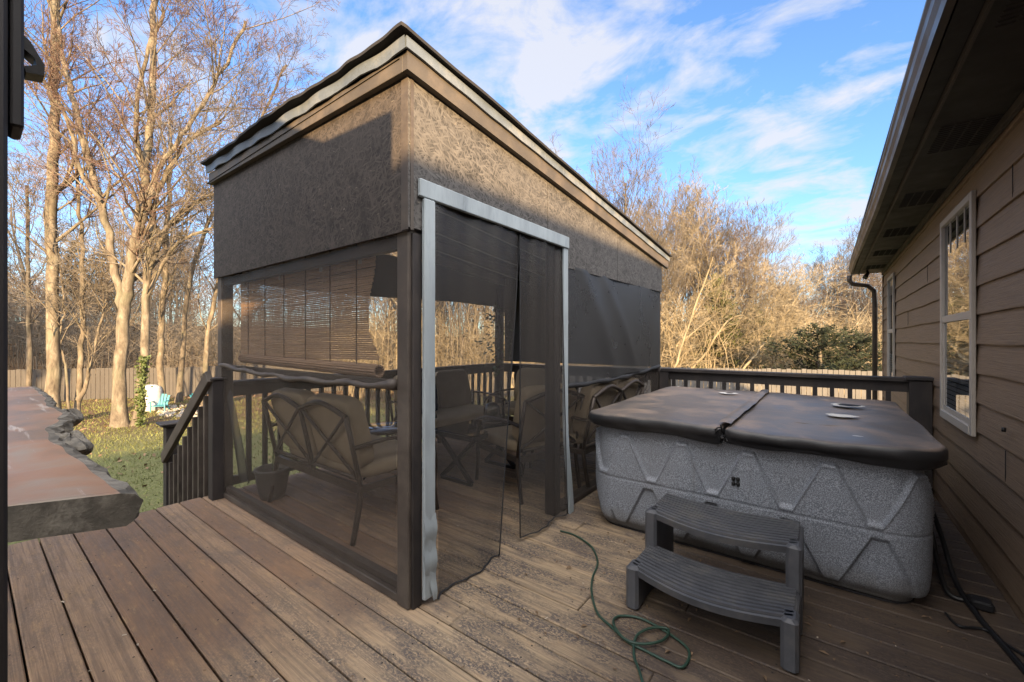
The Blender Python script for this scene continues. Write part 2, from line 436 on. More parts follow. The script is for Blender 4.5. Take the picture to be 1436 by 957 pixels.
# ---- deck
deck=thing('deck','weathered brown wooden deck floor running under pavilion and hot tub','deck',(0,0,0))
mb=MB();k=-20
rr=random.Random(3)
while True:
    y0=Y0+k*BW+.003;y1=y0+BW-.0075
    if y0>DY1:break
    if y0>DY0:
        x=DX0+rr.uniform(-.006,.006)
        cuts=[x]
        if k%2==0 and y0<1.2: pass
        j=rr.choice([-.35,-1.1,.05]) if y0>1.3 else DX1
        xs=[x,DX1-.01]
        if y0>1.3 and rr.random()<.5: xs=[x,-1.35+rr.choice([0,.41,.82,-.41]),DX1-.01]
        for a,b in zip(xs[:-1],xs[1:]):
            zt=rr.uniform(-.002,.002)
            mb.box(a+.0015,b-.0015,y0,y1,-.038+zt,zt,0,rr.random(),None,.0045)
    k+=1
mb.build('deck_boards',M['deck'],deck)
mb=MB()
mb.box(DX0+.02,DX1,DY0,DY1-.02,-.26,-.06); mb.box(DX0-.02,DX0+.018,DY0,DY1,-.26,-.04)
mb.build('deck_joists',M['felt'],deck)
for x,y in ((-3.9,4.8),(-3.9,1.2),(-3.9,-2.4),(-1.6,4.8),(.5,4.8)):
    MB().box(x-.07,x+.07,y-.07,y+.07,gz(x,y)-.1,-.26).build('deck_post',M['brown'],deck)
# nail heads / debris : small chips and leaf bits lying on the boards
mb=MB()
for i in range(420):
    x=rr.uniform(-4,.65);y=rr.uniform(-.1,2.6)
    if rr.random()<.65: y=Y0+BW*round((y-Y0)/BW)+rr.uniform(-.008,.01)
    s=rr.uniform(.002,.0065)
    a=rr.uniform(0,6.28);c,d=math.cos(a),math.sin(a);L=s*rr.uniform(.7,2.0)
    mb.add([(x-c*L-d*s*.5,y-d*L+c*s*.5,.004),(x+c*L-d*s*.5,y+d*L+c*s*.5,.005),(x+c*L+d*s*.5,y+d*L-c*s*.5,.006),(x-c*L+d*s*.5,y-d*L-c*s*.5,.0045)],[(0,1,2,3)],rr.choice([0,1,1,1]))
for i in range(70):
    x=rr.uniform(-1.3,.6);y=rr.uniform(1.5,2.7);s=rr.uniform(.008,.02);a=rr.uniform(0,6.28);c,d=math.cos(a),math.sin(a)
    mb.add([(x-c*s,y-d*s,.006),(x-d*s*.4,y+c*s*.4,.012),(x+c*s,y+d*s,.007),(x+d*s*.4,y-c*s*.4,.011)],[(0,1,2,3)],1)
tag(mb.build('debris',[M['trimchip'],M['litter']]),'scattered pale chips and dry leaf bits on the deck boards','debris',kind='stuff')

mb=MB()
k=-20
while Y0+k*BW<DY1:
    y0=Y0+k*BW
    if y0>-.6:
        for j in range(12):
            x=-3.85+j*.41
            for yy in (y0+.028,y0+BW-.032):
                xx=x+rr.uniform(-.008,.008);yy+=rr.uniform(-.005,.005);r0=.0042
                mb.add([(xx+r0*math.cos(q*1.0472),yy+r0*math.sin(q*1.0472),.0035) for q in range(6)],[tuple(range(6))])
    k+=1
tag(mb.build('screw_heads',M['groove'],deck),kind='stuff')
# ---- yard stairs and its rail
st=thing('stairs','wooden steps leading down from the deck edge to the yard','stairs',(-4.1,.7,0))
for i in range(6):
    z=-.19*(i+1);x=DX0-.02-.28*i
    mb=MB()
    for j in range(2): mb.box(x-.285+j*.143,x-.285+j*.143+.137,.15,1.2,z-.035,z,0,rr.random(),None,.004)
    mb.build('tread',M['deck'],st)
for yy in (.12,1.2):
    MB().beam((DX0+.0,yy,-.2),(DX0-1.75,yy,-1.38),.035,.24).build('stringer',M['brown'],st)
sr=thing('stair_railing','dark sloping stair railing with closely set balusters beside pavilion','railing',(-4.0,1.2,0))
NX,NY=-3.93,1.235
mb=MB();mb.box(NX-.045,NX+.045,NY-.045,NY+.045,0,.955,0,None,None,.004);mb.build('newel_post',M['dark'],sr)
MB().box(NX-.06,NX+.06,NY-.06,NY+.06,.957,.975,0,None,None,.004).build('post_cap',M['dark'],sr)
mb=MB();mb.box(-5.2,-5.1,NY-.05,NY+.05,-1.3,.43);mb.build('newel_post',M['dark'],sr)
mb=MB();mb.cbox(-5.23,-5.07,NY-.08,NY+.08,.432,.45,.005);mb.cbox(-5.25,-5.05,NY-.1,NY+.1,.45,.475,.008);mb.build('post_cap',M['dark'],sr)
MB().beam((-3.9,NY-.06,.99),(-5.14,NY-.06,.13),.04,.10,ch=.004).build('hand_rail',M['brown'],sr)
MB().beam((-3.98,NY,.10),(-5.12,NY,-.70),.035,.09).build('bottom_rail',M['dark'],sr)
for i in range(8):
    x=-4.06-i*.135;t=(-3.98-x)/1.14
    MB().box(x-.016,x+.016,NY-.05,NY-.018,.06-.80*t,.88-.86*t+.0).build('baluster',M['brown'],sr)

# ---- deck railings
def railing(p,q,label,topz=.95,n=None,posts=()):
    r=thing('deck_railing',label,'railing',(p[0],p[1],0))
    p=Vector((p[0],p[1],0));q=Vector((q[0],q[1],0));L=(q-p).length;d=(q-p)/L
    up=Vector((0,0,1))
    MB().beam(p+up*(topz-.018),q+up*(topz-.018),.125,.036,ch=.004).build('top_rail',M['dark'],r)
    MB().beam(p+up*(topz-.082),q+up*(topz-.082),.036,.088).build('under_rail',M['dark'],r)
    MB().beam(p+up*.10,q+up*.10,.036,.07).build('bottom_rail',M['dark'],r)
    n=int(L/.125)
    for i in range(1,n):
        c=p+d*(L*i/n)
        MB().box(c.x-.017,c.x+.017,c.y-.017,c.y+.017,.136,topz-.127).build('baluster',M['dark'],r)
    for pp in posts:
        MB().box(pp[0]-.05,pp[0]+.05,pp[1]-.05,pp[1]+.05,0,pp[2]).build('post',M['dark'],r)
    return r
railing((GX+.03,GY2),(.56,GY2),'black deck railing behind the hot tub, ending at the house',.955,posts=((-1.50,GY2,.935),))
# big end post
r=thing('railing_post','thick dark boxed post ending the railing beside the house wall','post',(.63,4.93,0))
MB().cbox(.555,.70,4.86,5.0,0,.935,.006).build('post',M['dark'],r)
MB().cbox(.53,.71,4.84,5.02,.937,.965,.005).build('post_cap',M['dark'],r)
railing((GX2+.06,GY2),(GX-.08,GY2),'dark railing along the rear of the screened pavilion',.935)
railing((GX2,GY+.1),(GX2,GY2-.08),'dark railing along the yard side of the screened pavilion',.935)

# ================================================================== PAVILION
pv=thing('pavilion','dark screened wooden pavilion with strand board upper walls and sloping roof','pavilion',(-2.8,3.1,0))
def rz(y): return 2.656-.0946*(y-1.18)     # roof top height
def post(x,y,w,z,mat,lab=None):
    return MB().cbox(x-w/2,x+w/2,y-w/2,y+w/2,0,z,.005).build('post',mat,pv)
post(GX-.045,GY+.045,.085,2.4,M['brown']); post(GX2+.03,GY+.045,.085,2.4,M['brown'])
post(GX-.045,GY2-.0,.085,2.05,M['dark']); post(GX2+.05,GY2-.06,.1,2.05,M['dark'])
post(GX-.045,2.62,.085,2.2,M['dark'])
MB().cbox(GX-.003,GX+.012,GY+.02,GY+.075,0.0,1.78,.003).build('post_trim',M['dark'],pv)
# strand board walls
mb=MB();mb.box(GX2-.05,GX+.004,GY-.012,GY-.001,1.785,2.60)
mb.build('wall_panel',M['osbL'],pv)
mb=MB()
y1=GY2+.03
def shed(x0,x1,zb0,zb1):
    segs_=((GY-.012,1.34,None),(1.34,2.45,2.0),(2.456,2.66,2.0),(2.66,3.66,None),(3.666,y1,None))
    for ya,yb,zdoor in segs_:
        za=zb0+(zb1-zb0)*(ya-GY)/(y1-GY);zb=zb0+(zb1-zb0)*(yb-GY)/(y1-GY)
        if zdoor:za=zb=zdoor
        mb.add([(x0,ya,za),(x1,ya,za),(x1,yb,zb),(x0,yb,zb),(x0,ya,rz(ya)-.08),(x1,ya,rz(ya)-.08),(x1,yb,rz(yb)-.08),(x0,yb,rz(yb)-.08)],
           [(0,3,2,1),(4,5,6,7),(0,1,5,4),(1,2,6,5),(2,3,7,6),(3,0,4,7)])
shed(GX+.005,GX+.017,1.80,1.845)
mb.build('wall_panel',M['osbR'],pv)
mb=MB();mb.box(GX+.0185,GX+.0205,GY+.0,GY+.018,1.79,2.53);mb.box(GX-.03,GX+.0185,GY-.0155,GY-.0135,1.79,2.53);mb.build('corner_strip',M['brown'],pv)
mb=MB()
mb.box(GX2-.02,GX2+.0,GY,GY2,1.80,2.25);mb.box(GX2,GX-.06,GY2+.0,GY2+.012,1.7,2.25)
mb.build('rear_panel',M['tarp'],pv)
# top plates and rafters, ceiling
mb=MB()
mb.add([(GX2-.1,GY-.05,rz(GY-.05)-.085),(GX+.0,GY-.05,rz(GY-.05)-.085),(GX+.0,GY2+.1,rz(GY2+.1)-.085),(GX2-.1,GY2+.1,rz(GY2+.1)-.085)],[(0,1,2,3)])
mb.build('ceiling',M['felt'],pv)
for i in range(6):
    x=GX2+.1+i*(GX-GX2-.2)/5
    MB().beam((x,GY+.02,rz(GY)-.15),(x,GY2,rz(GY2)-.15),.04,.10).build('rafter',M['brown'],pv)
mb=MB();mb.box(GX2,GX-.09,GY+.02,GY+.06,1.72,1.78);mb.build('header',M['dark'],pv)
MB().box(GX-.045,GX-.005,2.70,GY2-.05,1.79,1.87).build('header',M['brown'],pv)
# roof: sheathing, felt with ragged edge
RX0,RX1,RY0,RY1=GX2-.085,GX+.075,GY-.075,5.12
mb=MB()
def roofedge():
    n=90
    def jag(i,a):return .002*math.sin(i*.73+a)*math.sin(i*.19)+.003*math.sin(i*.31+2*a)+.004*math.sin(i*.11+a)
    top=[]
    pts=[]
    for i in range(n+1):
        t=i/n;pts.append((RX0+(RX1-RX0)*t,RY0-.02+jag(i,0)*1.5,jag(i,3)+.004))
    for i in range(n+1):
        t=i/n;pts.append((RX1+.015+jag(i,5),RY0+(RY1-RY0)*t,jag(i,1)*.6))
    for i in range(n+1):
        t=i/n;pts.append((RX1+(RX0-RX1)*t,RY1,0))
    for i in range(n+1):
        t=i/n;pts.append((RX0,RY1+(RY0-RY1)*t,0))
    N=len(pts)
    tl=lambda x:.022*(GX-x)
    vs=[(x,y,rz(y)+z+.012+tl(x)) for x,y,z in pts]+[(x,y,rz(y)+z-.004+tl(x)) for x,y,z in pts]
    vs+=[((RX0+RX1)/2,(RY0+RY1)/2,rz((RY0+RY1)/2)+.014+.03),((RX0+RX1)/2,(RY0+RY1)/2,rz((RY0+RY1)/2)-.006+.03)]
    fs=[]
    for i in range(N):
        j=(i+1)%N
        fs+= [(i,j,N+j,N+i),(2*N,i,j),(2*N+1,N+j,N+i)]
    mb.add(vs,fs)
roofedge()
roof=mb.build('roof',M['felt'],pv)
def sloped_strip(name,x0,x1,ya,yb,dz0,dz1,mat,parent,jag=0):
    m=MB();n=40
    vs=[];fs=[]
    for i in range(n+1):
        y=ya+(yb-ya)*i/n;j=jag*math.sin(i*1.9)+jag*.6*math.sin(i*.7)
        vs+=[(x0,y,rz(y)+dz0+j),(x1,y,rz(y)+dz0+j),(x1,y,rz(y)+dz1),(x0,y,rz(y)+dz1)]
    for i in range(n):
        for k in range(4):
            l=(k+1)%4;fs.append((i*4+k,i*4+l,(i+1)*4+l,(i+1)*4+k))
    fs+=[(3,2,1,0),(n*4,n*4+1,n*4+2,n*4+3)]
    m.add(vs,fs);return m.build(name,mat,parent)
sloped_strip('fascia',GX+.019,GX+.052,GY-.045,5.09,-.150,-.066,M['trim'],pv)
sloped_strip('flashing',GX+.054,GX+.066,GY-.06,5.10,-.065,-.014,M['flash'],roof,.002)
zt=rz(GY-.04)
mb=MB();mb.box(GX2-.06,GX+.017,GY-.045,GY-.014,zt-.150,zt-.066)
mb.v=[(x,y,z+.022*(GX-x)) for x,y,z in mb.v];mb.build('fascia',M['trim'],pv,None,.003)
m=MB();n=80;vs=[];fs=[]
for i in range(n+1):
    x=GX2-.072+(GX+.062-GX2+.072)*i/n;j=.022*(GX-x)+.0022*math.sin(i*.31)+.0018*math.sin(i*.83)+.001*math.sin(i*2.3)
    y=GY-.06+.005*math.sin(i*.53)
    vs+=[(x,y,zt-.066+j),(x,y-.004,zt-.012+.022*(GX-x)),(x,y+.006,zt-.012+.022*(GX-x)),(x,y+.008,zt-.066+j)]
for i in range(n):
    for k in range(4):
        l=(k+1)%4;fs.append((i*4+k,i*4+l,(i+1)*4+l,(i+1)*4+k))
m.add(vs,fs);m.build('flashing',M['flash'],roof)
# door surround
ds=MB();ds.cbox(GX+.018,GX+.04,1.30,2.72,1.955,2.04,.004);ds.build('door_header',M['doortrim'],pv)
ds=MB();ds.cbox(GX+.018,GX+.04,1.325,1.395,.03,1.953,.004)
dt=ds.build('door_trim',M['doortrim'],pv)
# right trim curls away at its foot
def rt(u,v):
    z=.02+u*1.93
    k=(1-smooth(.0,.45,z))*.07
    return None
m=MB();vs=[];fs=[];n=24
for i in range(n+1):
    z=.0+1.953*i/n;k=(1-smooth(.0,.75,z));xo=GX+.018+.032*k;yo=2.655+.03*k*k
    vs+=[(xo,yo,z),(xo+.012,yo,z),(xo+.012,yo+.062,z),(xo,yo+.062,z)]
for i in range(n):
    for k in range(4):
        l=(k+1)%4;fs.append((i*4+k,i*4+l,(i+1)*4+l,(i+1)*4+k))
fs+=[(3,2,1,0),(n*4,n*4+1,n*4+2,n*4+3)]
m.add(vs,fs);m.build('door_trim',M['doortrim'],pv)
# loose fabric strip at the foot of the left trim
def f(u,v):
    z=.01+.42*v;w=.075*(.25+.75*v**.6) if v<.35 else .075
    return (GX+.044+.006*math.sin(v*17)+.003*math.sin(u*9),1.322+.075-w+u*w,z)
MB().grid(f,4,20).build('loose_strip',M['doortrim'],pv)
# sills
MB().cbox(GX2+.06,GX-.09,GY+.01,GY+.095,.004,.045,.004).build('sill',M['brown'],pv)
MB().cbox(GX2+.06,GX-.09,GY+.035,GY+.075,.047,.085,.004).build('sill',M['brown'],pv)
MB().cbox(GX-.085,GX-.0,2.67,GY2-.05,.004,.045,.004).build('sill',M['brown'],pv)
MB().box(GX2+.06,GX-.09,GY+.03,GY+.065,1.03,1.075).build('mid_rail',M['brown'],pv)
# mesh screens
rs=random.Random(11)
def wr(u,v,a=.006): return a*math.sin(u*23+v*4)+a*.7*math.sin(u*11-v*7+1)+a*.4*math.sin(u*41+v*13)
XL,XR=GX2+.06,GX-.085
MB().grid(lambda u,v:(XL+(XR-XL)*u,GY+.004+wr(u,v,.003),1.08+.71*v),60,16).build('mesh_screen',M['screen'],pv,'upper brown mesh screen of the front wall')
MB().grid(lambda u,v:(XL+(XR-XL)*u,GY+.004+wr(u*.7,v,.004),.05+1.03*v),60,20).build('mesh_screen',M['screen'],pv,'lower brown mesh screen of the front wall')
pts=[];rad=[]
for i in range(61):
    u=i/60;pts.append((XL+(XR-XL)*u,GY-.004+.008*math.sin(u*19),1.075-.03*math.sin(u*math.pi)-.02*u+.006*math.sin(u*33)))
    rad.append(.010+.006*abs(math.sin(u*21))+.005*rs.random()+(.012 if u>.97 else 0))
MB().tube(pts,rad,8).build('screen_roll',M['brown'],pv,'bunched screen fold running along the front wall')
# draped flap at far left
def f(u,v):
    z=1.05-.93*v
    x0=GX2+.0+.04*v;wd=.02+.22*v*(1-.2*v)
    return (x0+.05*v+wd*u,GY+.03+.10*v+.02*math.sin(u*7+v*3),z)
MB().grid(f,10,20).build('screen_flap',M['screen2'],pv,'loose mesh flap hanging at the corner behind the newel')
# door wall, right of door
ya,yb=2.70,GY2-.02
def f(u,v):
    z=1.84-(.86+.06*(1-u))*v
    b=.035*math.sin(v*math.pi)*math.sin(u*math.pi)
    fold=.022*math.exp(-((u-.12-.3*v)/.06)**2)+.014*math.exp(-((u-.3-.35*v)/.05)**2)+.016*math.exp(-((u-.75+.1*v)/.12)**2)
    return (GX+.004+b+fold+wr(u,v,.002),ya+(yb-ya)*u,z)
MB().grid(f,90,40).build('mesh_screen',M['screen2'],pv,'dark mesh screen sagging behind the hot tub')
pts=[];rad=[]
for i in range(41):
    u=i/40;pts.append((GX+.008+.006*math.sin(u*17),ya+(yb-ya)*u,.93+.05*u-.03*math.sin(u*3.14)+.004*math.sin(u*31)));rad.append(.012+.008*abs(math.sin(u*15))+.004*rs.random())
MB().tube(pts,rad,8).build('screen_roll',M['hem'],pv)
MB().grid(lambda u,v:(GX+.004+wr(u,v,.004),ya+(yb-ya)*u,.05+.87*v),40,16).build('mesh_screen',M['screen'],pv)
# rear wall tarp (down to rail) and side valance
def f(u,v): return (GX2+.12+(GX-GX2-.2)*u,GY2-.03+.012*math.sin(u*31)+.01*math.sin(u*13+v*3),.968+.90*v)
MB().grid(f,60,10).build('rear_tarp',M['tarp'],pv)
def f(u,v): return (GX2+.03+.01*math.sin(u*27),GY+.05+(GY2-GY-.15)*u,1.77+.45*v-.02*math.sin(u*6))
MB().grid(f,60,6).build('side_valance',M['tarp'],pv)
# door curtains
HZ=1.95
def curtain(y0t,y1t,y0b,y1b,x0b,x1b,zb,seed,name_label,mat=M['curtain']):
    def f(u,v):
        k=v**1.3
        y=(y0t+(y1t-y0t)*u)*(1-k)+(y0b+(y1b-y0b)*u)*k
        x=GX+.012+(x0b+(x1b-x0b)*u)*k+(.009+.010*v)*math.sin(u*11+seed+v*1.5+math.sin(u*5+v))+.005*math.sin(u*29+seed*2+v*2)
        z=HZ-(HZ-zb(u))*v
        return (x,y,z)
    o=MB().grid(f,36,50).build('door_curtain',mat,pv,name_label)
    # hems
    for uu in (0,1):
        if uu==0 and y0t<1.5:continue
        pts=[f(uu,j/40) for j in range(41)]
        MB().tube(pts,.006,5,flat=.5).build('curtain_hem',M['hem'],o)
    pts=[f(j/30,1.) for j in range(31)]
    MB().tube(pts,.006,5,flat=.5).build('curtain_hem',M['hem'],o)
    return o
curtain(1.40,2.14,1.40,1.90,.03,.02,lambda u:.012,0.3,'left mesh door curtain reaching the floor')
curtain(2.13,2.655,2.12,2.62,.03,.05,lambda u:.03,2.1,'right mesh door curtain with vertical folds')

# bamboo blind
bl=thing('bamboo_blind','brown bamboo roll blind hanging inside the front screen of the pavilion','blind',(-2.85,1.34,1.1))
BX0,BX1=-3.76,-1.93;BY=1.345
mb=MB();z=1.17
def bow(x,z): # sides curl in slightly toward the bottom
    t=(z-1.15)/.85
    return 0
while z<1.76:
    t=(z-1.17)/.6
    a=BX0+.02*(1-t)+.01*math.sin(z*9)+rs.uniform(-.006,.006);b=BX1-.08*smooth(0,1,1-abs(t-.35)/.75)+.08*t*0+.06*(1-smooth(0,.3,t))+rs.uniform(-.008,.008)
    segs=[]
    n=10
    hgt=rs.uniform(.0082,.0100)
    for i in range(n):
        x0=a+(b-a)*i/n;x1=a+(b-a)*(i+1)/n;zz=z-.012*math.sin((i+.5)/n*3.14)+rs.uniform(-.0008,.0008)
        mb.box(x0,x1,BY-.002,BY+.002,zz,zz+hgt)
    z+=.0118
mb.build('slats',M['blind'],bl)
for x in (-3.6,-3.3,-3.0,-2.7,-2.4,-2.12):
    MB().box(x-.004,x+.004,BY-.0055,BY-.003,1.12,1.98).build('cord',M['blindstr'],bl)
mb=MB()
for k in range(14):
    a=k/14*6.283
    mb.tube([(BX0+.02,BY+.012+.03*math.cos(a),1.135+.03*math.sin(a)),(-2.8,BY+.012+.032*math.cos(a),1.12+.03*math.sin(a)),(BX1+.0,BY+.012+.03*math.cos(a),1.105+.03*math.sin(a))],.008,5)
mb.build('bottom_roll',M['blind'],bl)
MB().grid(lambda u,v:(BX0+.02+(BX1-BX0-.05)*u,BY+.004+.004*math.sin(u*12),1.755+.26*v),30,4).build('valance',M['blind'],bl)
for x in (-3.66,-3.05,-2.5,-2.08):
    MB().box(x-.012,x+.012,BY-.012,BY-.004,1.70,1.745).build('hook',M['winframe'],bl)

# ================================================================== HOUSE
hs=thing('house','brown lap sided house wall with dark eave along the right','house',(.713,2,0))
WX=.713;HY0,HY1=-26,8.73;SZ=2.36  # house stretched unseen behind the camera, ridge set to shade pavilion and lawn
mb=MB();z=-1.5;lap=.172;i=0
while z<SZ:
    z1=min(z+lap,SZ+.01)
    c=rs.random()
    ny=90
    def wv(y,zz):return .0025*math.sin(y*3.1+zz*7)+.0018*math.sin(y*7.7+zz*3)
    ys=[-3+ (HY1+3)*k/ny for k in range(ny+1)]
    ys=[HY0]+ys
    vs=[];fs=[]
    for y in ys:
        w=wv(y,i*1.3)
        vs+=[(WX+.010,y,z+w-.0015),(WX-.013,y,z+w),(WX-.014,y,z+w+.006),(WX-.0005,y,z1+w+.004)]
    for k in range(len(ys)-1):
        for q in range(3):fs.append((k*4+q,(k+1)*4+q,(k+1)*4+q+1,k*4+q+1))
    mb.add(vs,fs,0,False,c);z=z1;i+=1
for zi,y in ((9,2.2),(12,3.1),(15,2.5),(17,6.2),(20,3.0),(11,5.8),(19,5.1)):
    mb.box(WX-.0145,WX-.0115,y,y+.003,-1.5+lap*zi+.012,-1.5+lap*zi+.166,1)
wall=mb.build('wall',[M['siding'],M['groove']],hs)
MB().box(WX+.012,8.7,HY0,HY1,-1.5,SZ+.0).build('wall_core',M['fascia'],hs)
MB().cbox(WX-.022,WX+.05,HY1-.002,HY1+.03,-1.4,SZ,.003).build('corner_board',M['siding'],hs)
# soffit
mb=MB();mb.box(.418,WX-.001,-3,HY1+.10,SZ,SZ+.02);so=mb.build('soffit',M['soffit'],hs)
for k,y in enumerate([.55+1.22*j for j in range(7)]):
    def f(u,v):
        rr_=(u*4)%1;cc=(v*14)%1
        return (.46+u*.215,y+v*.40,SZ-.0012-(.004 if (.12<rr_<.88 and cc>.5) else 0))
    MB().grid(f,32,56,0,False).build('vent',M['soffit'],so)
MB().box(WX-.035,WX-.016,HY0,HY1,SZ-.045,SZ-.002).build('frieze_trim',M['trim'],hs)
# fascia + gutter
MB().box(.335,.404,HY0,HY1+.10,SZ-.0,SZ+.16).build('fascia',M['fascia'],hs)
MB().box(.406,.416,HY0,HY1+.10,SZ-.03,SZ+.02).build('fascia_trim',M['trim'],hs)
prof=[(.331,.115),(.331,.0),(.306,.0),(.301,.03),(.290,.055),(.288,.085),(.280,.10),(.280,.112),(.286,.112)]
vs=[];fs=[];ny=70
for k in range(ny+1):
    y=-3+(HY1+.12+3)*k/ny
    sag=.03*smooth(4.2,6.0,y)*0+.016*math.sin(max(0,y-3.6)*1.3)*smooth(3.2,5,y)
    for a,b in prof:vs.append((a+sag*.6+.004*math.sin(y*2.1),y,SZ-.012+b+.006*math.sin(y*1.1)))
P=len(prof)
for k in range(ny):
    for q in range(P-1):fs.append((k*P+q,k*P+q+1,(k+1)*P+q+1,(k+1)*P+q))
fs.append(tuple(ny*P+q for q in range(P)))
g=MB().add(vs,fs,0,False).build('gutter',M['gutter'],hs)
MB().tube([(.29,HY1+.02,SZ-.02),(.29,HY1+.02,SZ-.10),(.33,HY1+.04,SZ-.16),(.52,HY1+.07,SZ-.20),(.60,HY1+.09,SZ-.28),(.61,HY1+.10,SZ-.5),(.61,HY1+.10,-1.2)],.035,8).build('downspout',M['gutter'],hs)
# roof
mb=MB()
ex,ez,rx,rzz=.29,SZ+.16,4.7,4.06
mb.add([(ex,HY0,ez),(ex,HY1+.2,ez),(rx,HY1+.2,rzz),(rx,HY0,rzz),(9.2,HY0,ez),(9.2,HY1+.2,ez),(ex,HY0,ez-.03),(ex,HY1+.2,ez-.03),(9.2,HY0,ez-.03),(9.2,HY1+.2,ez-.03)],
  [(0,3,2,1),(3,4,5,2),(0,1,7,6),(4,8,9,5),(1,2,5,9,7),(0,6,8,4,3),(6,7,9,8)])
mb.build('roof',M['shingle'],hs)
def window(y0,y1,z0,z1,label=None):
    w=MB();x=WX
    fw=.045
    w.cbox(x-.035,x-.0135,y0,y0+fw,z0,z1,.003);w.cbox(x-.035,x-.0135,y1-fw,y1,z0,z1,.003)
    w.cbox(x-.036,x-.0135,y0+fw,y1-fw,z1-fw,z1-.001,.003);w.cbox(x-.040,x-.0135,y0+fw-.001,y1-fw+.001,z0+.001,z0+fw+.01,.003)
    zm=(z0+z1)/2-.0
    w.cbox(x-.030,x-.0135,y0+fw,y1-fw,zm-.03,zm+.02,.003)
    wn=w.build('window',M['winframe'],hs,label)
    gy0,gy1=y0+fw,y1-fw
    s=MB();s.box(x-.024,x-.0135,gy0,gy0+.03,z0+fw+.01,zm-.03);s.box(x-.024,x-.0135,gy1-.03,gy1,z0+fw+.01,zm-.03)
    s.box(x-.024,x-.0135,gy0+.03,gy1-.03,z0+fw+.01,z0+fw+.045);s.build('sash',M['winframe'],wn)
    MB().add([(x-.0165,gy0,zm+.02),(x-.0165,gy1,zm+.02),(x-.0165,gy1,z1-fw),(x-.0165,gy0,z1-fw)],[(0,1,2,3)]).build('pane',M['glass'],wn,'upper pane')
    MB().add([(x-.0190,gy0+.03,z0+fw+.045),(x-.0190,gy1-.03,z0+fw+.045),(x-.0190,gy1-.03,zm-.03),(x-.0190,gy0+.03,zm-.03)],[(0,1,2,3)]).build('pane',M['glass'],wn,'lower pane')
    b=MB();zz=z0+.06
    while zz<z0+.42:b.add([(x-.0155,gy0+.04,zz),(x-.0155,gy1-.04,zz),(x-.0148,gy1-.04,zz+.024),(x-.0148,gy0+.04,zz+.024)],[(0,1,2,3)]);zz+=.032
    b.build('blind',M['blindw'],wn)
    MB().add([(x-.0138,gy0,z0+fw),(x-.0138,gy1,z0+fw),(x-.0138,gy1,z1-fw),(x-.0138,gy0,z1-fw)],[(0,1,2,3)]).build('room',M['room'],wn)
    b=MB()
    for k in (1,2,3):
        yy=gy0+(gy1-gy0)*k/4;b.box(x-.0205,x-.0175,yy-.007,yy+.007,z1-fw-.22,z1-fw)
    b.build('grille',M['winframe'],wn)
    return wn
window(3.60,4.46,.705,2.16); window(7.28,7.95,.66,2.16)
# knob on wall / plug
ho=thing('wall_hook','small dark hook screwed to the siding near the window','hook',(WX-.02,2.95,.82))
MB().lathe([(.0,0),(.008,0),(.008,.02),(0,.02)],(WX-.03,3.05,.83),8).build('screw',M['bmetal'],ho)
# eave flood lamp at far corner
fl=thing('flood_light','small twin flood light under the far end of the eave','lamp',(.5,8.5,2.2))
for dy in (-.08,.08):
    MB().tube([(.5,8.5+dy*.3,SZ-.002),(.5,8.5+dy,SZ-.05),(.47,8.5+dy*1.3,SZ-.1)],[.012,.02,.035],8).build('lamp_head',M['bmetal'],fl)

# ================================================================== HOT TUB
tb=thing('hot_tub','speckled grey hot tub with black folding cover beside the house','hot tub',(-.46,3.65,0))
tx0,tx1,ty0,ty1=-1.335,.395,2.66,4.66
TH=.70
def rrect(x0,x1,y0,y1,r,nf,nc):
    pts=[]
    def line(a,b,n):
        for i in range(n):
            t=i/n;pts.append((a[0]+(b[0]-a[0])*t,a[1]+(b[1]-a[1])*t))
    def arc(cx,cy,a0,n):
        for i in range(n):
            a=a0+(math.pi/2)*i/n;pts.append((cx+r*math.cos(a),cy+r*math.sin(a)))
    line((x0+r,y0),(x1-r,y0),nf);arc(x1-r,y0+r,-math.pi/2,nc)
    line((x1,y0+r),(x1,y1-r),nf//2);arc(x1-r,y1-r,0,nc)
    line((x1-r,y1),(x0+r,y1),nf//8);arc(x0+r,y1-r,math.pi/2,nc)
    line((x0,y1-r),(x0,y0+r),nf//2);arc(x0+r,y0+r,math.pi,nc)
    return pts
def zig(t,per,ph):
    # trapezoid wave 0..1
    x=((t+ph)/per)%1.0
    up=.16;ramp_=.34
    if x<up/2 or x>1-up/2:return 1
    if x<up/2+ramp_:return 1-(x-up/2)/ramp_
    if x<1-up/2-ramp_:return 0
    return (x-(1-up/2-ramp_))/ramp_
base=rrect(tx0,tx1,ty0,ty1,.17,330,44)
Np=len(base);NZ=90
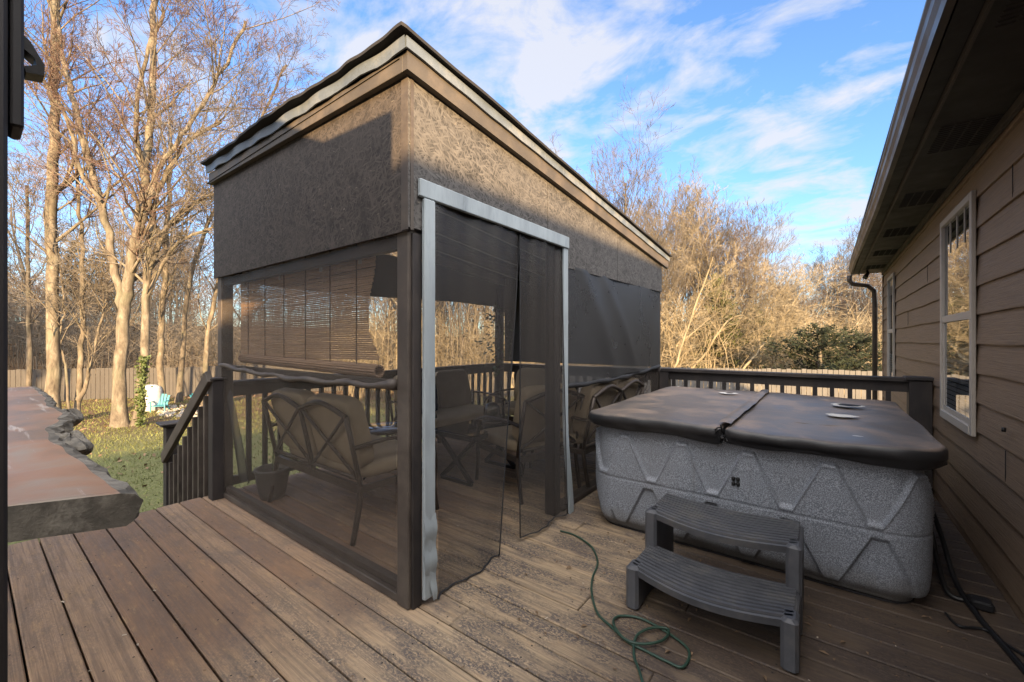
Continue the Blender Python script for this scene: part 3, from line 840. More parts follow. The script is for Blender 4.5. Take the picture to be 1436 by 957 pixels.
# arc length
ss=[0]
for i in range(1,Np):ss.append(ss[-1]+math.hypot(base[i][0]-base[i-1][0],base[i][1]-base[i-1][1]))
cx,cy=(tx0+tx1)/2,(ty0+ty1)/2
vs=[];fs=[]
for j in range(NZ+1):
    z=TH*j/NZ
    for i,(x,y) in enumerate(base):
        px=base[i-1];nx=base[(i+1)%Np]
        tx,ty=nx[0]-px[0],nx[1]-px[1];L=math.hypot(tx,ty);n_=(ty/L,-tx/L)
        s=ss[i]
        h=0
        zu=.375+.255*zig(s,.36,.27)          # upper step line
        zl=.040+.262*zig(s,.372,.122)
        if z>.345:
            e=(z-zu)
            h+=-.022*smooth(-.008,.010,e)
            h+=.008*math.exp(-((e+.010)/.009)**2)
            if z>.60:h+=.0
        elif z<.335:
            e=(zl-z)
            h+=-.022*smooth(-.008,.010,e)
            if z>.30:h+=.0
        h-=.007*math.exp(-((z-.34)/.0035)**2)
        taper=-.035*(1-smooth(0,.09,z))**2 -.02*(1-z/TH)*0
        bulge=.012*math.sin(z/TH*math.pi)
        h+=taper+bulge-.015*smooth(.62,.7,z)*0
        vs.append((x+n_[0]*h,y+n_[1]*h,z+.012))
for j in range(NZ):
    for i in range(Np):
        k=(i+1)%Np;fs.append((j*Np+i,j*Np+k,(j+1)*Np+k,(j+1)*Np+i))
fs.append(tuple(range(Np-1,-1,-1)))
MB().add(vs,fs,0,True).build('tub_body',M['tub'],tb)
mb=MB();m2=rrect(tx0+.05,tx1-.05,ty0+.05,ty1-.05,.14,20,6)
N2=len(m2);mb.add([(x,y,.0) for x,y in m2]+[(x,y,.012) for x,y in m2],[(i,(i+1)%N2,N2+(i+1)%N2,N2+i) for i in range(N2)]);mb.build('base_pan',M['felt'],tb)
# badge
mb=MB()
for dx,dz in ((0,0),(.022,0),(0,-.028),(.022,-.028)):
    mb.cbox(-.435+dx,-.415+dx,ty0-.022,ty0-.008,.475+dz,.499+dz,.006)
tag(mb.build('badge',M['cable'],tb))
# cover halves
def cover(x0,x1,rl,rr_,lab):
    nx,ny=44,60;y0,y1=ty0-.045,ty1+.045;rc=.17
    def outline(t): pass
    def inset(x,y):
        # distance inside of rounded outer corners
        return 0
    m=MB();vs=[];fs=[]
    prof=[(-.012,.684),(.000,.694),(-.002,.714),(.006,.720),(.006,.752),(.002,.764),(-.006,.772),(-.016,.775),(-.08,.779)]
    # plan ring of the half
    ring=[]
    def arc(cx,cy,a0,r,n=10):
        for i in range(n+1):
            a=a0+(math.pi/2)*i/n;ring.append((cx+r*math.cos(a),cy+r*math.sin(a)))
    def ln(a,b,n=24):
        for i in range(1,n):t=i/n;ring.append((a[0]+(b[0]-a[0])*t,a[1]+(b[1]-a[1])*t))
    arc(x0+rl,y0+rl,math.pi,rl);ln((x0+rl,y0),(x1-rr_,y0));arc(x1-rr_,y0+rr_,-math.pi/2,rr_)
    ln((x1,y0+rr_),(x1,y1-rr_));arc(x1-rr_,y1-rr_,0,rr_);ln((x1-rr_,y1),(x0+rl,y1));arc(x0+rl,y1-rl,math.pi/2,rl);ln((x0,y1-rl),(x0,y0+rl))
    N=len(ring);cx,cy=(x0+x1)/2,(y0+y1)/2
    def wav(x,y):return .005*math.sin(x*5+y*2)+.004*math.sin(y*6.3-x*3)+.002*math.sin(x*19+y*11)
    for k,(off,z) in enumerate(prof+[(-.16,.7830),(-.26,.784),(-.36,.783)]):
        for i,(x,y) in enumerate(ring):
            a=ring[i-1];b=ring[(i+1)%N];tx,ty=b[0]-a[0],b[1]-a[1];L=math.hypot(tx,ty) or 1
            n_=(ty/L,-tx/L)
            seam=min(abs(x-x0) if rl<.05 else 9,abs(x-x1) if rr_<.05 else 9)
            o=off
            if seam<.03 and off>-.05:o=min(off,off*.35)
            # scale toward the centre for inner rings
            X,Yy=x+n_[0]*o,y+n_[1]*o
            if off<-.05:
                f_=1+off/ .46
                X,Yy=cx+(x-cx)*(1-abs(off)*1.6),cy+(y-cy)*(1-abs(off)*1.15)
            ripple=.004*math.sin(i*.9+k)+.003*math.sin(i*2.1)
            zz=z+(wav(x,y) if k>=3 else .35*wav(x,y))+(.007*math.sin(i*.33)+.004*math.sin(i*.13) if k<2 else 0)
            if k<5: X+=n_[0]*ripple*.6;Yy+=n_[1]*ripple*.6
            vs.append((X,Yy,zz))
    K=len(prof)+3
    for k in range(K-1):
        for i in range(N):
            j=(i+1)%N;fs.append((k*N+i,k*N+j,(k+1)*N+j,(k+1)*N+i))
    fs.append(tuple((K-1)*N+i for i in range(N)));fs.append(tuple(range(N-1,-1,-1)))
    m.add(vs,fs,0,True)
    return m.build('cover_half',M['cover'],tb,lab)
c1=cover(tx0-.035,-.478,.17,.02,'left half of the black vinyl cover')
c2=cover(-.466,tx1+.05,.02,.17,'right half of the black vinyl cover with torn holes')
for x,lab in ((-.478,0),):
    MB().grid(lambda u,v:(-.505+.066*u,ty0+.0+(ty1-ty0)*v,.795+.006*math.sin(u*3.14)+.004*math.sin(v*9)+.003*math.sin(v*33)),6,50).build('hinge_flap',M['cover'],c2)
mb=MB()
for i in range(9):
    a=rs.uniform(0,6.28);x=-.472+rs.uniform(-.012,.012);z=.69+rs.random()*.09
    mb.tube([(x,ty0-.046,z),(x+.02*math.cos(a),ty0-.07,z+.02*math.sin(a)),(x+.035*math.cos(a),ty0-.062,z-.02)],.004,4)
mb.build('frayed_strap',M['bmetal'],c1)
def hole(x,y,rx_,ry_,par,inner):
    def blob(sx,sy,z,n=28):
        vs=[(x,y,z)]
        for k in range(n):
            t=6.283*k/n;q=1+.10*math.sin(3*t+x*9)+.06*math.sin(7*t)
            vs.append((x+sx*q*math.cos(t),y+sy*q*math.sin(t),z))
        return vs,[(0,1+k,1+(k+1)%n) for k in range(n)]
    v,f_=blob(rx_,ry_,.797);a=MB().add(v,f_).build('torn_patch',M['foam'],par)
    if inner:
        v,f_=blob(rx_*inner,ry_*inner,.800);MB().add([(p[0]+.01,p[1],p[2]) for p in v],f_).build('torn_hole',M['groove'],a)
hole(-.716,4.2,.075,.06,c1,.42);hole(.114,3.93,.095,.085,c2,.68);hole(.072,3.37,.08,.062,c2,0);hole(-1.22,4.50,.028,.02,c1,.7)
hole(.12,2.69,.022,.008,c2,0)

# ================================================================== TUB STEP
sp=thing('tub_steps','dark grey plastic two tier step with ribbed curved treads before hot tub','steps',(-.42,2.2,0))
sx0,sx1=-.765,-.085
for x in (sx0,sx1-.06):
    m=MB()
    m.cbox(x,x+.06,1.90,2.0,0,.205,.012);m.cbox(x,x+.06,2.16,2.25,.0,.385,.012)
    m.cbox(x+.006,x+.054,2.0-.005,2.17,.0,.19,.008);m.cbox(x+.006,x+.054,2.245,2.50,.0,.36,.008)
    m.build('side_leg',M['plastic'],sp)
def tread(yf,yb,z,lab):
    m=MB();n=30
    rows=[];bow_=.085
    def edge(t,k): # k 0 front..1 back
        b=bow_*math.sin(t*math.pi)
        return (sx0+.02+(sx1-sx0-.04)*t, yf-b*(1-k)*1.0-b*k*.55+(yb-yf)*k, z)
    nk=10
    for q in range(nk):
        k0=.03+.97*q/nk;k1=k0+.97/nk*.64
        vs=[];fs=[]
        for i in range(n+1):
            t=i/n
            a=edge(t,k0);b=edge(t,k1)
            vs+=[(a[0],a[1],z-.012),(a[0],a[1]+.002,z),(b[0],b[1]-.002,z),(b[0],b[1],z-.012)]
        for i in range(n):
            for w in range(3):fs.append((i*4+w,i*4+w+1,(i+1)*4+w+1,(i+1)*4+w))
        m.add(vs,fs,0,False)
    o=m.build('tread',M['plastic'],sp,lab)
    m=MB();vs=[];fs=[]
    for i in range(n+1):
        t=i/n;a=edge(t,0);b=edge(t,1)
        vs+=[(a[0],a[1]+.004,z-.009),(a[0],a[1]-.006,z-.012),(a[0],a[1]-.002,z-.042),(a[0],a[1]+.012,z-.046),(b[0],b[1],z-.046),(b[0],b[1],z-.009)]
    for i in range(n):
        for w in range(6):fs.append((i*6+w,i*6+(w+1)%6,(i+1)*6+(w+1)%6,(i+1)*6+w))
    fs+=[tuple(range(5,-1,-1)),tuple(n*6+w for w in range(6))]
    m.add(vs,fs,0,False)
    for i in range(n):m.m[i*6+5]=1;m.m[i*6+0]=0
    m.build('tread_body',[M['plastic'],M['groove']],o)
tread(1.93,2.20,.205,'lower ribbed tread');tread(2.19,2.49,.385,'upper ribbed tread')

# ================================================================== HOSE + CABLES
def gp(px,py,z=0.0):
    u=(px-718)/583;v=(478-py)/583;t=(z-H)/v
    return ((u*cA-sA)*t,(u*sA+cA)*t,z)
def catmull(P,n=8,closed=False):
    out=[];P=[Vector(p) for p in P]
    for i in range(len(P)-1):
        a=P[max(i-1,0)];b=P[i];c=P[i+1];d=P[min(i+2,len(P)-1)]
        for k in range(n):
            t=k/n;out.append(.5*((2*b)+(-a+c)*t+(2*a-5*b+4*c-d)*t*t+(-a+3*b-3*c+d)*t**3))
    out.append(P[-1]);return out
HP=[(786,746),(806,752),(829,768),(838,790),(831,812),(830,835),(838,862),(856,880),(880,902),(905,915),(935,930),(958,938),(966,915),(940,892),(900,870),(870,866),(860,878),(874,900),(900,909),(930,903),(937,888),(915,886),(893,897),(889,920),(897,945),(908,985)]
pts=[gp(*p) for p in HP];pts=[(x,y,.008+(.010 if 15<i<23 else 0)) for i,(x,y,z) in enumerate(pts)]
tag(MB().tube(catmull(pts,10),.0055,8).build('garden_hose',M['hose']),'thin green hose looping across the deck in front of the step','hose')
cb=[gp(*p) for p in [(1326,862),(1345,880),(1380,885),(1410,905),(1450,930)]]
tag(MB().tube(catmull([(x,y,.008) for x,y,z in cb],10),.006,8).build('power_cable',M['cable']),'thin black power cable on the deck along house wall','cable')
pc=thing('plug_lead','thick black leads with plug box standing behind the hot tub corner','cable',(.5,3.1,0))
MB().tube(catmull([(.43,3.55,.30),(.47,3.4,.32),(.50,3.25,.2),(.52,3.05,.05),(.55,2.8,.012),(.58,2.6,.012),(.62,2.3,.012)],10),.012,8).build('lead',M['cable'],pc)
MB().tube(catmull([(.42,3.3,.26),(.45,3.2,.24),(.46,3.08,.12),(.48,2.95,.02),(.56,2.93,.018)],10),.012,8).build('lead',M['bmetal'],pc)
MB().cbox(.54,.62,2.88,2.96,.004,.045,.008).build('plug',M['cable'],pc)

# ================================================================== COUNTER, PORCH POST
EDG=[(-1.1,.225),(-1.17,.222),(-1.28,.212),(-1.42,.212),(-1.62,.205),(-1.8,.198),(-2.02,.188),(-2.25,.20),(-2.5,.255),(-2.75,.285),(-3.1,.27),(-3.6,.30),(-4.6,.31)]
def ctr_edge(x): # wavy live edge of the slab
    for (a,u),(b,v) in zip(EDG[:-1],EDG[1:]):
        if x<=a and x>=b:
            t=(x-a)/(b-a);t=t*t*(3-2*t);return u+(v-u)*t+.003*math.sin(x*23)
    return EDG[0][1]
ZC=.95;CT=.070
nx=120;vs=[];fs=[]
prof=[(-.55,0),(-.1,0),(-.02,0),(.0,-.004),(.012,-.02),(.018,-.038),(.006,-.060),(-.02,-.070),(-.55,-.070)]
cx0=-1.17
for i in range(nx+1):
    t=i/nx;x=cx0-3.3*t
    e=ctr_edge(x)
    for q,(dy,dz) in enumerate(prof):
        rg=0
        if 2<q<8: rg=.006*math.sin(i*1.3+q)+.005*math.sin(i*.47+q*2)+rs.uniform(-.003,.003)
        y=-.55 if dy==-.55 else e+dy+rg
        # near end face: skewed
        xx=x+.55*(y-.22)*max(0,1-i/14)
        vs.append((xx,y,ZC+dz))
P=len(prof)
mb=MB();top=[];side=[]
for i in range(nx):
    for q in range(P):
        w=(q+1)%P;f_=(i*P+q,(i+1)*P+q,(i+1)*P+w,i*P+w)
        (top if q in(0,1) else side).append(f_)
o0=len(mb.v);mb.add(vs,top,0,True)
for f_ in side:mb.f.append(f_);mb.m.append(1);mb.sm.append(False);mb.c.append(.5)
mb.f.append(tuple(range(P)));mb.m.append(1);mb.sm.append(False);mb.c.append(.5)
mb.f.append(tuple(nx*P+q for q in range(P-1,-1,-1)));mb.m.append(1);mb.sm.append(False);mb.c.append(.5)
ct=thing('slab_counter','reddish live edge wooden slab counter with rough dark bark edges','counter',(-2.5,0,0))
MB.build(mb,'counter_top',[M['counter'],M['barkedge']],ct)
for x,y in ((-4.2,-.3),(-2.0,-.45)):
    MB().cbox(x-.05,x+.05,y-.05,y+.05,0,ZC-CT-.002,.005).build('leg',M['dark'],ct)
def rock(x,y,z,s,lab,name='bark_knot'):
    m=MB()
    n=14
    def f(u,v):
        a=u*6.2832;b=(v-.5)*math.pi
        q=1+.16*math.sin(a*3+v*5+x*7)+.12*math.sin(a*5-v*9)+.10*math.sin(v*13+a)
        return (x+s[0]*q*math.cos(b)*math.cos(a),y+s[1]*q*math.cos(b)*math.sin(a),z+s[2]*q*math.sin(b))
    m.grid(f,22,14,0,False);return m.build(name,M['barkedge'],ct,lab)
rock(-2.12,.225,ZC-.045,(.15,.05,.036),'dark gnarled bark knot')
rock(-2.9,.30,ZC-.045,(.15,.05,.032),'far bark knot')
pp=thing('porch_post','black porch post at the left edge with a hanging trim board','post',(-.95,-.03,0))
PX=-.90
MB().cbox(-1.02,-.915,-.20,.0375,0,2.62,.004).build('post',M['dark'],pp)
MB().cbox(-.985,-.917,.0395,.0525,1.575,2.62,.003).build('trim_board',M['fascia'],pp)
m=MB();a=[(-.12,2.12),(-.12,2.855),(-.75,2.885),(-1.5,3.22),(-4.2,3.3),(-4.2,2.12)]
m.add([(x,-.10,z) for x,z in a]+[(x,-.22,z) for x,z in a],[tuple(range(6)),tuple(range(11,5,-1))]+[(k,6+k,6+(k+1)%6,(k+1)%6) for k in range(6)]);m.build('beam',M['dark'],pp)  # unseen beam, outline shaped to throw the shadow on the pavilion front wall
m=MB();a=[(.0535,1.722),(.060,1.716),(.0745,1.688),(.0740,1.672),(.056,1.668),(.0535,1.676),(.066,1.684),(.064,1.694),(.0535,1.702)]
m.add([(-.975,y,z) for y,z in a]+[(-.945,y,z) for y,z in a],[tuple(range(9)),tuple(range(17,8,-1))]+[(k,(k+1)%9,9+(k+1)%9,9+k) for k in range(9)])
m.build('bracket',M['bmetal'],pp)

# ================================================================== FURNITURE
def soft(m,x0,x1,y0,y1,z0,z1,mi=0,M_=None,puff=.03):
    # pillowy box
    n=8;cx_,cy_,cz_=(x0+x1)/2,(y0+y1)/2,(z0+z1)/2;hx,hy,hz=(x1-x0)/2,(y1-y0)/2,(z1-z0)/2
    e=.22
    def sp_(a,e_):return math.copysign(abs(a)**e_,a)
    def f(u,v):
        a=u*2*math.pi;b=(v-.5)*math.pi
        p=Vector((cx_+hx*sp_(math.cos(b),.35)*sp_(math.cos(a),e),cy_+hy*sp_(math.cos(b),.35)*sp_(math.sin(a),e),cz_+hz*sp_(math.sin(b),.35)))
        return tuple(M_@p) if M_ is not None else tuple(p)
    m.grid(f,40,16,mi,True);return m
def seat(name,label,cat,w,loc,rz_,grp=None,rearx=True,two=True):
    """front faces local +Y"""
    t=thing(name,label,cat,(0,0,0),0,grp)
    LOCAL[0]=True
    hw=w/2;tilt=.22
    # frame
    for sx in (-1,1):
        m=MB();m.tube(catmull([(sx*hw,-.34,0),(sx*hw,-.30,.20),(sx*hw,-.28,.36)],6),.018,6);m.build('leg',M['metal'],t)
        m=MB();m.tube(catmull([(sx*hw,.36,0),(sx*hw,.33,.20),(sx*hw,.34,.34),(sx*hw,.32,.56)],6),.018,6);m.build('leg',M['metal'],t)
        m=MB();m.tube(catmull([(sx*hw,-.33,.60),(sx*hw,-.1,.615),(sx*hw,.18,.60),(sx*hw,.36,.55),(sx*hw,.39,.50)],6),.02,8,flat=.7);m.build('armrest',M['metal'],t)
    m=MB();m.beam((-hw,-.28,.33),(hw,-.28,.33),.03,.05);m.beam((-hw,.34,.33),(hw,.34,.33),.03,.05)
    m.beam((-hw,-.28,.33),(-hw,.34,.33),.03,.04);m.beam((hw,-.28,.33),(hw,.34,.33),.03,.04)
    m.build('seat_frame',M['metal'],t)
    m=MB();n=2 if two else 1
    def bp(x,z):return (x,-.28-(z-.33)*tilt*1.0,z)
    for k in range(n):
        a=-hw+2*hw*k/n;b=-hw+2*hw*(k+1)/n
        m.tube([bp(a,.33),bp(a,.80)],.016,6);m.tube([bp(b,.33),bp(b,.80)],.016,6)
        m.tube(catmull([bp(a,.80),bp((a+b)/2,.87),bp(b,.80)],8),.018,6)
        m.tube([bp(a+.01,.40),bp(b-.02,.80)],.012,6);m.tube([bp(b-.01,.40),bp(a+.02,.80)],.012,6)
        m.tube([bp(a,.40),bp(b,.40)],.014,6)
    m.build('back_frame',M['metal'],t)
    for k in range(n):
        a=-hw+.02+(2*hw-.04)*k/n;b=-hw+.02+(2*hw-.04)*(k+1)/n
        Mx=Matrix.Translation((0,-.22,.45))@Matrix.Rotation(.24,4,'X')
        m=MB();soft(m,a,b,-.045,.085,-.02,.46,0,Mx);m.build('back_cushion',M['cushion'],t)
    m=MB();soft(m,-hw+.02,hw-.02,-.24,.36,.36,.47);m.build('seat_cushion',M['cushion'],t)
    LOCAL[0]=False
    t.location=loc;t.rotation_euler=(0,0,rz_)
    return t
G='khaki cushioned patio seating inside the pavilion'
love=seat('loveseat','bronze framed loveseat with crossed back bars and khaki cushions behind the front screen','loveseat',1.16,(-2.93,1.80,0),0,G)
dup(love,(-3.50,3.42,0),R(-90),'khaki loveseat along the yard side rail with a navy cushion on it')
dup(love,(-1.93,3.75,0),R(90),'khaki loveseat with its barred back against the screen beside the hot tub')
ch=seat('patio_chair','khaki cushioned armchair in the rear corner of the pavilion','chair',.62,(-3.12,4.36,0),R(180),'khaki cushioned armchairs inside the pavilion',two=False)
dup(ch,(-2.12,3.02,0),R(72),'khaki cushioned armchair turned sideways behind the curtain gap')
pl=MB();Mx=Matrix.Translation((-3.60,3.08,.64))@Matrix.Rotation(-.22,4,'Y')
soft(pl,-.06,.06,-.2,.2,-.18,.2,0,Mx)
tag(pl.build('throw_pillow',M['navy']),'dark navy square pillow leaning on the yard side loveseat','pillow')
# coffee table
tt=thing('coffee_table','low rectangular glass topped table with black crossed legs','table',(0,0,0),0)
LOCAL[0]=True
m=MB();hw,hd=.25,.37
for a,b in (((-hw,-hd),(hw,-hd)),((hw,-hd),(hw,hd)),((hw,hd),(-hw,hd)),((-hw,hd),(-hw,-hd))):
    m.beam((a[0],a[1],.43),(b[0],b[1],.43),.035,.04)
m.build('table_frame',M['bmetal'],tt)
for y in (-hd+.06,hd-.06):
    m=MB();m.beam((-hw+.02,y,.41),(hw-.06,y,.02),.035,.03,up=(0,1,0));m.beam((hw-.02,y+.001,.41),(-hw+.06,y+.001,.02),.034,.029,up=(0,1,0));m.beam((-hw+.06,y,.015),(hw-.06,y,.015),.03,.03);m.build('leg',M['bmetal'],tt)
MB().cbox(-hw,hw,-hd,hd,.452,.460,.002).build('table_top',M['clear'],tt)
MB().box(-hw+.02,hw-.02,-hd+.02,hd-.02,.425,.440).build('under_shelf',M['pot'],tt)
LOCAL[0]=False
tt.location=(-2.66,2.99,0)
te=thing('terrarium','clear glass cloche over a small green plant on coffee table','terrarium',(-2.66,3.18,.462))
m=MB();prof=[(.085,.0),(.085,.10)]+[(.085*math.cos(a),.10+.085*math.sin(a)) for a in [k*math.pi/16 for k in range(1,9)]]
m.lathe(prof,(-2.66,3.18,.478),20);m.build('cloche',M['clear'],te)
m=MB();m.lathe([(0,0),(.1,0),(.1,.014),(0,.014)],(-2.66,3.18,.462),20);m.build('base',M['trim'],te)
m=MB()
for i in range(40):
    a=rs.uniform(0,6.28);l=rs.uniform(.02,.06);p=Vector((-2.66,3.18,.48));q=p+Vector((math.cos(a)*l,math.sin(a)*l,rs.uniform(.03,.09)))
    m.tube([p,q],[.002,.006],3)
m.build('plant',M['leafdark'],te)
# round side table
sd=thing('side_table','small round glass topped table beyond the front loveseat','table',(-3.33,2.40,0))
m=MB();m.lathe([(0,0),(.26,0),(.265,.006),(.26,.012),(0,.012)],(-3.33,2.42,.45),28);m.build('table_top',M['clear'],sd)
m=MB();m.tube([(-3.33+.262*math.cos(k/28*6.2832),2.42+.262*math.sin(k/28*6.2832),.445) for k in range(28)],.012,6,closed=True);m.build('rim',M['bmetal'],sd)
for k in range(3):
    a=k*2.094+.3
    MB().tube(catmull([(-3.33+.24*math.cos(a),2.42+.24*math.sin(a),.44),(-3.33+.08*math.cos(a),2.42+.08*math.sin(a),.24),(-3.33+.22*math.cos(a),2.42+.22*math.sin(a),0)],6),.011,6).build('leg',M['bmetal'],sd)
# pot with sprig at left
po=thing('flower_pot','dark grey round flower pot with a bare stem by front screen','pot',(-3.60,1.55,0))
m=MB();m.lathe([(0,0),(.085,0),(.10,.05),(.125,.2),(.135,.225),(.135,.24),(.118,.24),(.112,.20),(0,.19)],(-3.60,1.52,.0),26);m.build('pot_body',M['pot'],po)
m=MB();m.lathe([(0,.2),(.11,.2)],(-3.60,1.52,.0),20);m.build('soil',M['soil'],po)
m=MB();m.tube(catmull([(-3.6,1.52,.19),(-3.61,1.53,.4),(-3.59,1.51,.62)],5),.004,5)
for k in range(7):
    z=.3+k*.05;m.tube([(-3.605,1.525,z),(-3.605+rs.uniform(-.08,.08),1.525+rs.uniform(-.06,.06),z+.05)],.003,4)
m.build('stem',M['leafdark'],po)
# climbing plant on rear corner post
vi=thing('climbing_plant','leafy dark green vine climbing the far corner post of pavilion','vine',(-3.86,4.8,.9))
m=MB();m.tube(catmull([(-3.84,4.74,.1),(-3.80,4.72,.6),(-3.86,4.70,1.0),(-3.80,4.68,1.4),(-3.86,4.7,1.85)],6),.008,5);m.build('stem',M['twig'],vi)
m=MB()
for i in range(170):
    z=rs.uniform(.75,1.8);w=.13+.10*math.sin(z*6)
    c=Vector((-3.83+rs.gauss(0,w*.8),4.68+rs.gauss(0,w),z));s=rs.uniform(.025,.05)
    a=Vector((rs.gauss(0,1),rs.gauss(0,1),rs.gauss(0,.6))).normalized()*s;b=a.orthogonal().normalized()*s*.45
    m.add([c-a,c+b,c+a,c-b],[(0,1,2,3)])
m.build('leaves',M['leafdark'],vi)
# fan on rail corner near tub
fa=thing('floor_fan','round black caged fan standing inside the corner near the railing','fan',(-1.75,4.65,0))
c=Vector((-1.74,4.62,.80));m=MB()
nrm=Vector((.35,-.94,0));ux=Vector((.94,.35,0));uz=Vector((0,0,1))
for rr2 in (.04,.09,.13,.16):
    m.tube([c+nrm*.04+(ux*math.cos(k/28*6.2832)+uz*math.sin(k/28*6.2832))*rr2 for k in range(28)],.003,4,closed=True)
for k in range(20):
    a=k/20*6.2832;d=ux*math.cos(a)+uz*math.sin(a);m.tube([c+nrm*.04+d*.03,c+nrm*.03+d*.16,c-nrm*.05+d*.16],.002,4)
m.build('cage',M['bmetal'],fa)
m=MB()
for k in range(5):
    a=k/5*6.2832;d=ux*math.cos(a)+uz*math.sin(a);e=ux*math.cos(a+.7)+uz*math.sin(a+.7)
    m.add([c+d*.02,c+d*.14,c+e*.14+nrm*.03,c+e*.02+nrm*.02],[(0,1,2,3)])
m.build('blade',M['plastic'],fa)
MB().tube([(c.x,c.y,0),(c.x,c.y,.68)],.015,8).build('stand',M['bmetal'],fa);MB().lathe([(0,0),(.16,0),(.15,.03),(0,.035)],(c.x,c.y,0),20).build('base',M['bmetal'],fa)

# ================================================================== FENCES + YARD THINGS
def fence(pts,h,mat,label,zoff=0,gap=.015,w=.14):
    o=thing('fence',label,'fence',(pts[0][0],pts[0][1],gz(*pts[0])))
    m=MB();pm=[]
    for a,b in zip(pts[:-1],pts[1:]):
        L=math.hypot(b[0]-a[0],b[1]-a[1]);n=int(L/(w+gap))
        dx,dy=(b[0]-a[0])/L,(b[1]-a[1])/L
        for i in range(n):
            s=(i+.5)/n;x=a[0]+(b[0]-a[0])*s;y=a[1]+(b[1]-a[1])*s;z=gz(x,y)
            m.beam((x,y,z-.05),(x,y,z+h+rs.uniform(-.025,.025)),w,.02,up=(-dy,dx,0),col=rs.random())
    m.build('pickets',mat,o)
    m=MB()
    for a,b in zip(pts[:-1],pts[1:]):
        n=8
        for i in range(n):
            p=[a[0]+(b[0]-a[0])*i/n,a[1]+(b[1]-a[1])*i/n];q=[a[0]+(b[0]-a[0])*(i+1)/n,a[1]+(b[1]-a[1])*(i+1)/n]
            L=math.hypot(b[0]-a[0],b[1]-a[1]);nx_,ny_=-(b[1]-a[1])/L*.04,(b[0]-a[0])/L*.04
            for zz in (.35,h-.3):
                m.beam((p[0]+nx_,p[1]+ny_,gz(*p)+zz),(q[0]+nx_,q[1]+ny_,gz(*q)+zz),.035,.08)
    m.build('fence_rails',mat,o)
    return o
fence([(-31,-7),(-27,4),(-22,11.5),(-18.5,15)],1.45,M['fencegrey'],'weathered grey board fence behind the left yard trees')
fence([(-18.2,15.3),(-11,16.5),(-2,18.5),(7,20)],1.60,M['fence'],'pale board fence seen between the rear railing balusters')

def at(px,py,d):
    u=(px-718)/583;v=(478-py)/583
    return Vector(((u*cA-sA)*d,(u*sA+cA)*d,H+v*d))
def gp_y(px,d):
    u=(px-718)/583;x=(u*cA-sA)*d;y=(u*sA+cA)*d;return (x,y,gz(x,y))
# white tank
b=gp_y(212,16.2)
wt=thing('storage_tank','white rounded plastic tank on the gravel among the trees','tank',b)
m=MB();m.lathe([(0,0),(.30,0),(.34,.05),(.34,.75),(.30,.92),(.16,1.0),(0,1.02)],b,20);m.build('tank_body',M['white'],wt)
b2=gp_y(224,16.0)
def kidchair(b,label,rz_):
    o=thing('yard_chair',label,'chair',b,rz_);LOCAL[0]=True
    m=MB()
    for k in range(5):m.beam((-.22+.11*k,-.2,.3),(-.26+.13*k,-.42,.85-.02*abs(k-2)**2),.095,.02,up=(0,1,0))
    m.build('backrest',M['cyan'],o);m=MB();m.cbox(-.27,.27,-.22,.28,.27,.31,.01);m.build('seat',M['cyan'],o)
    for sx in (-1,1):
        m=MB();m.cbox(sx*.3-.05,sx*.3+.05,-.25,.33,.50,.53,.008);m.build('armrest',M['cyan'],o)
        m=MB();m.beam((sx*.29,.28,0),(sx*.29,.28,.5),.05,.08);m.build('leg',M['cyan'],o)
        m=MB();m.beam((sx*.28,-.4,0),(sx*.28,-.1,.3),.05,.06);m.build('leg',M['cyan'],o)
    LOCAL[0]=False;o.scale=(.75,.75,.75);return o
kidchair(b2,'turquoise plastic garden chair standing beside the white tank',R(-120))
kidchair(gp_y(283,16.5),'turquoise plastic garden chair near the stair railing, right of the gravel',R(-60))
m=MB()
for i in range(240):
    d=rs.uniform(14.6,17.5);px=rs.uniform(222,305);b=gp_y(px,d);s=rs.uniform(.03,.10)
    m.add([(b[0]-s,b[1]-s*.7,b[2]),(b[0]+s,b[1]-s*.6,b[2]),(b[0]+s*.8,b[1]+s,b[2]),(b[0]-s,b[1]+s*.7,b[2]),(b[0],b[1],b[2]+s*.9)],[(0,1,4),(1,2,4),(2,3,4),(3,0,4)])
tag(m.build('rubble',M['stone']),'pale gravel and stones round the garden chairs','gravel',kind='stuff')

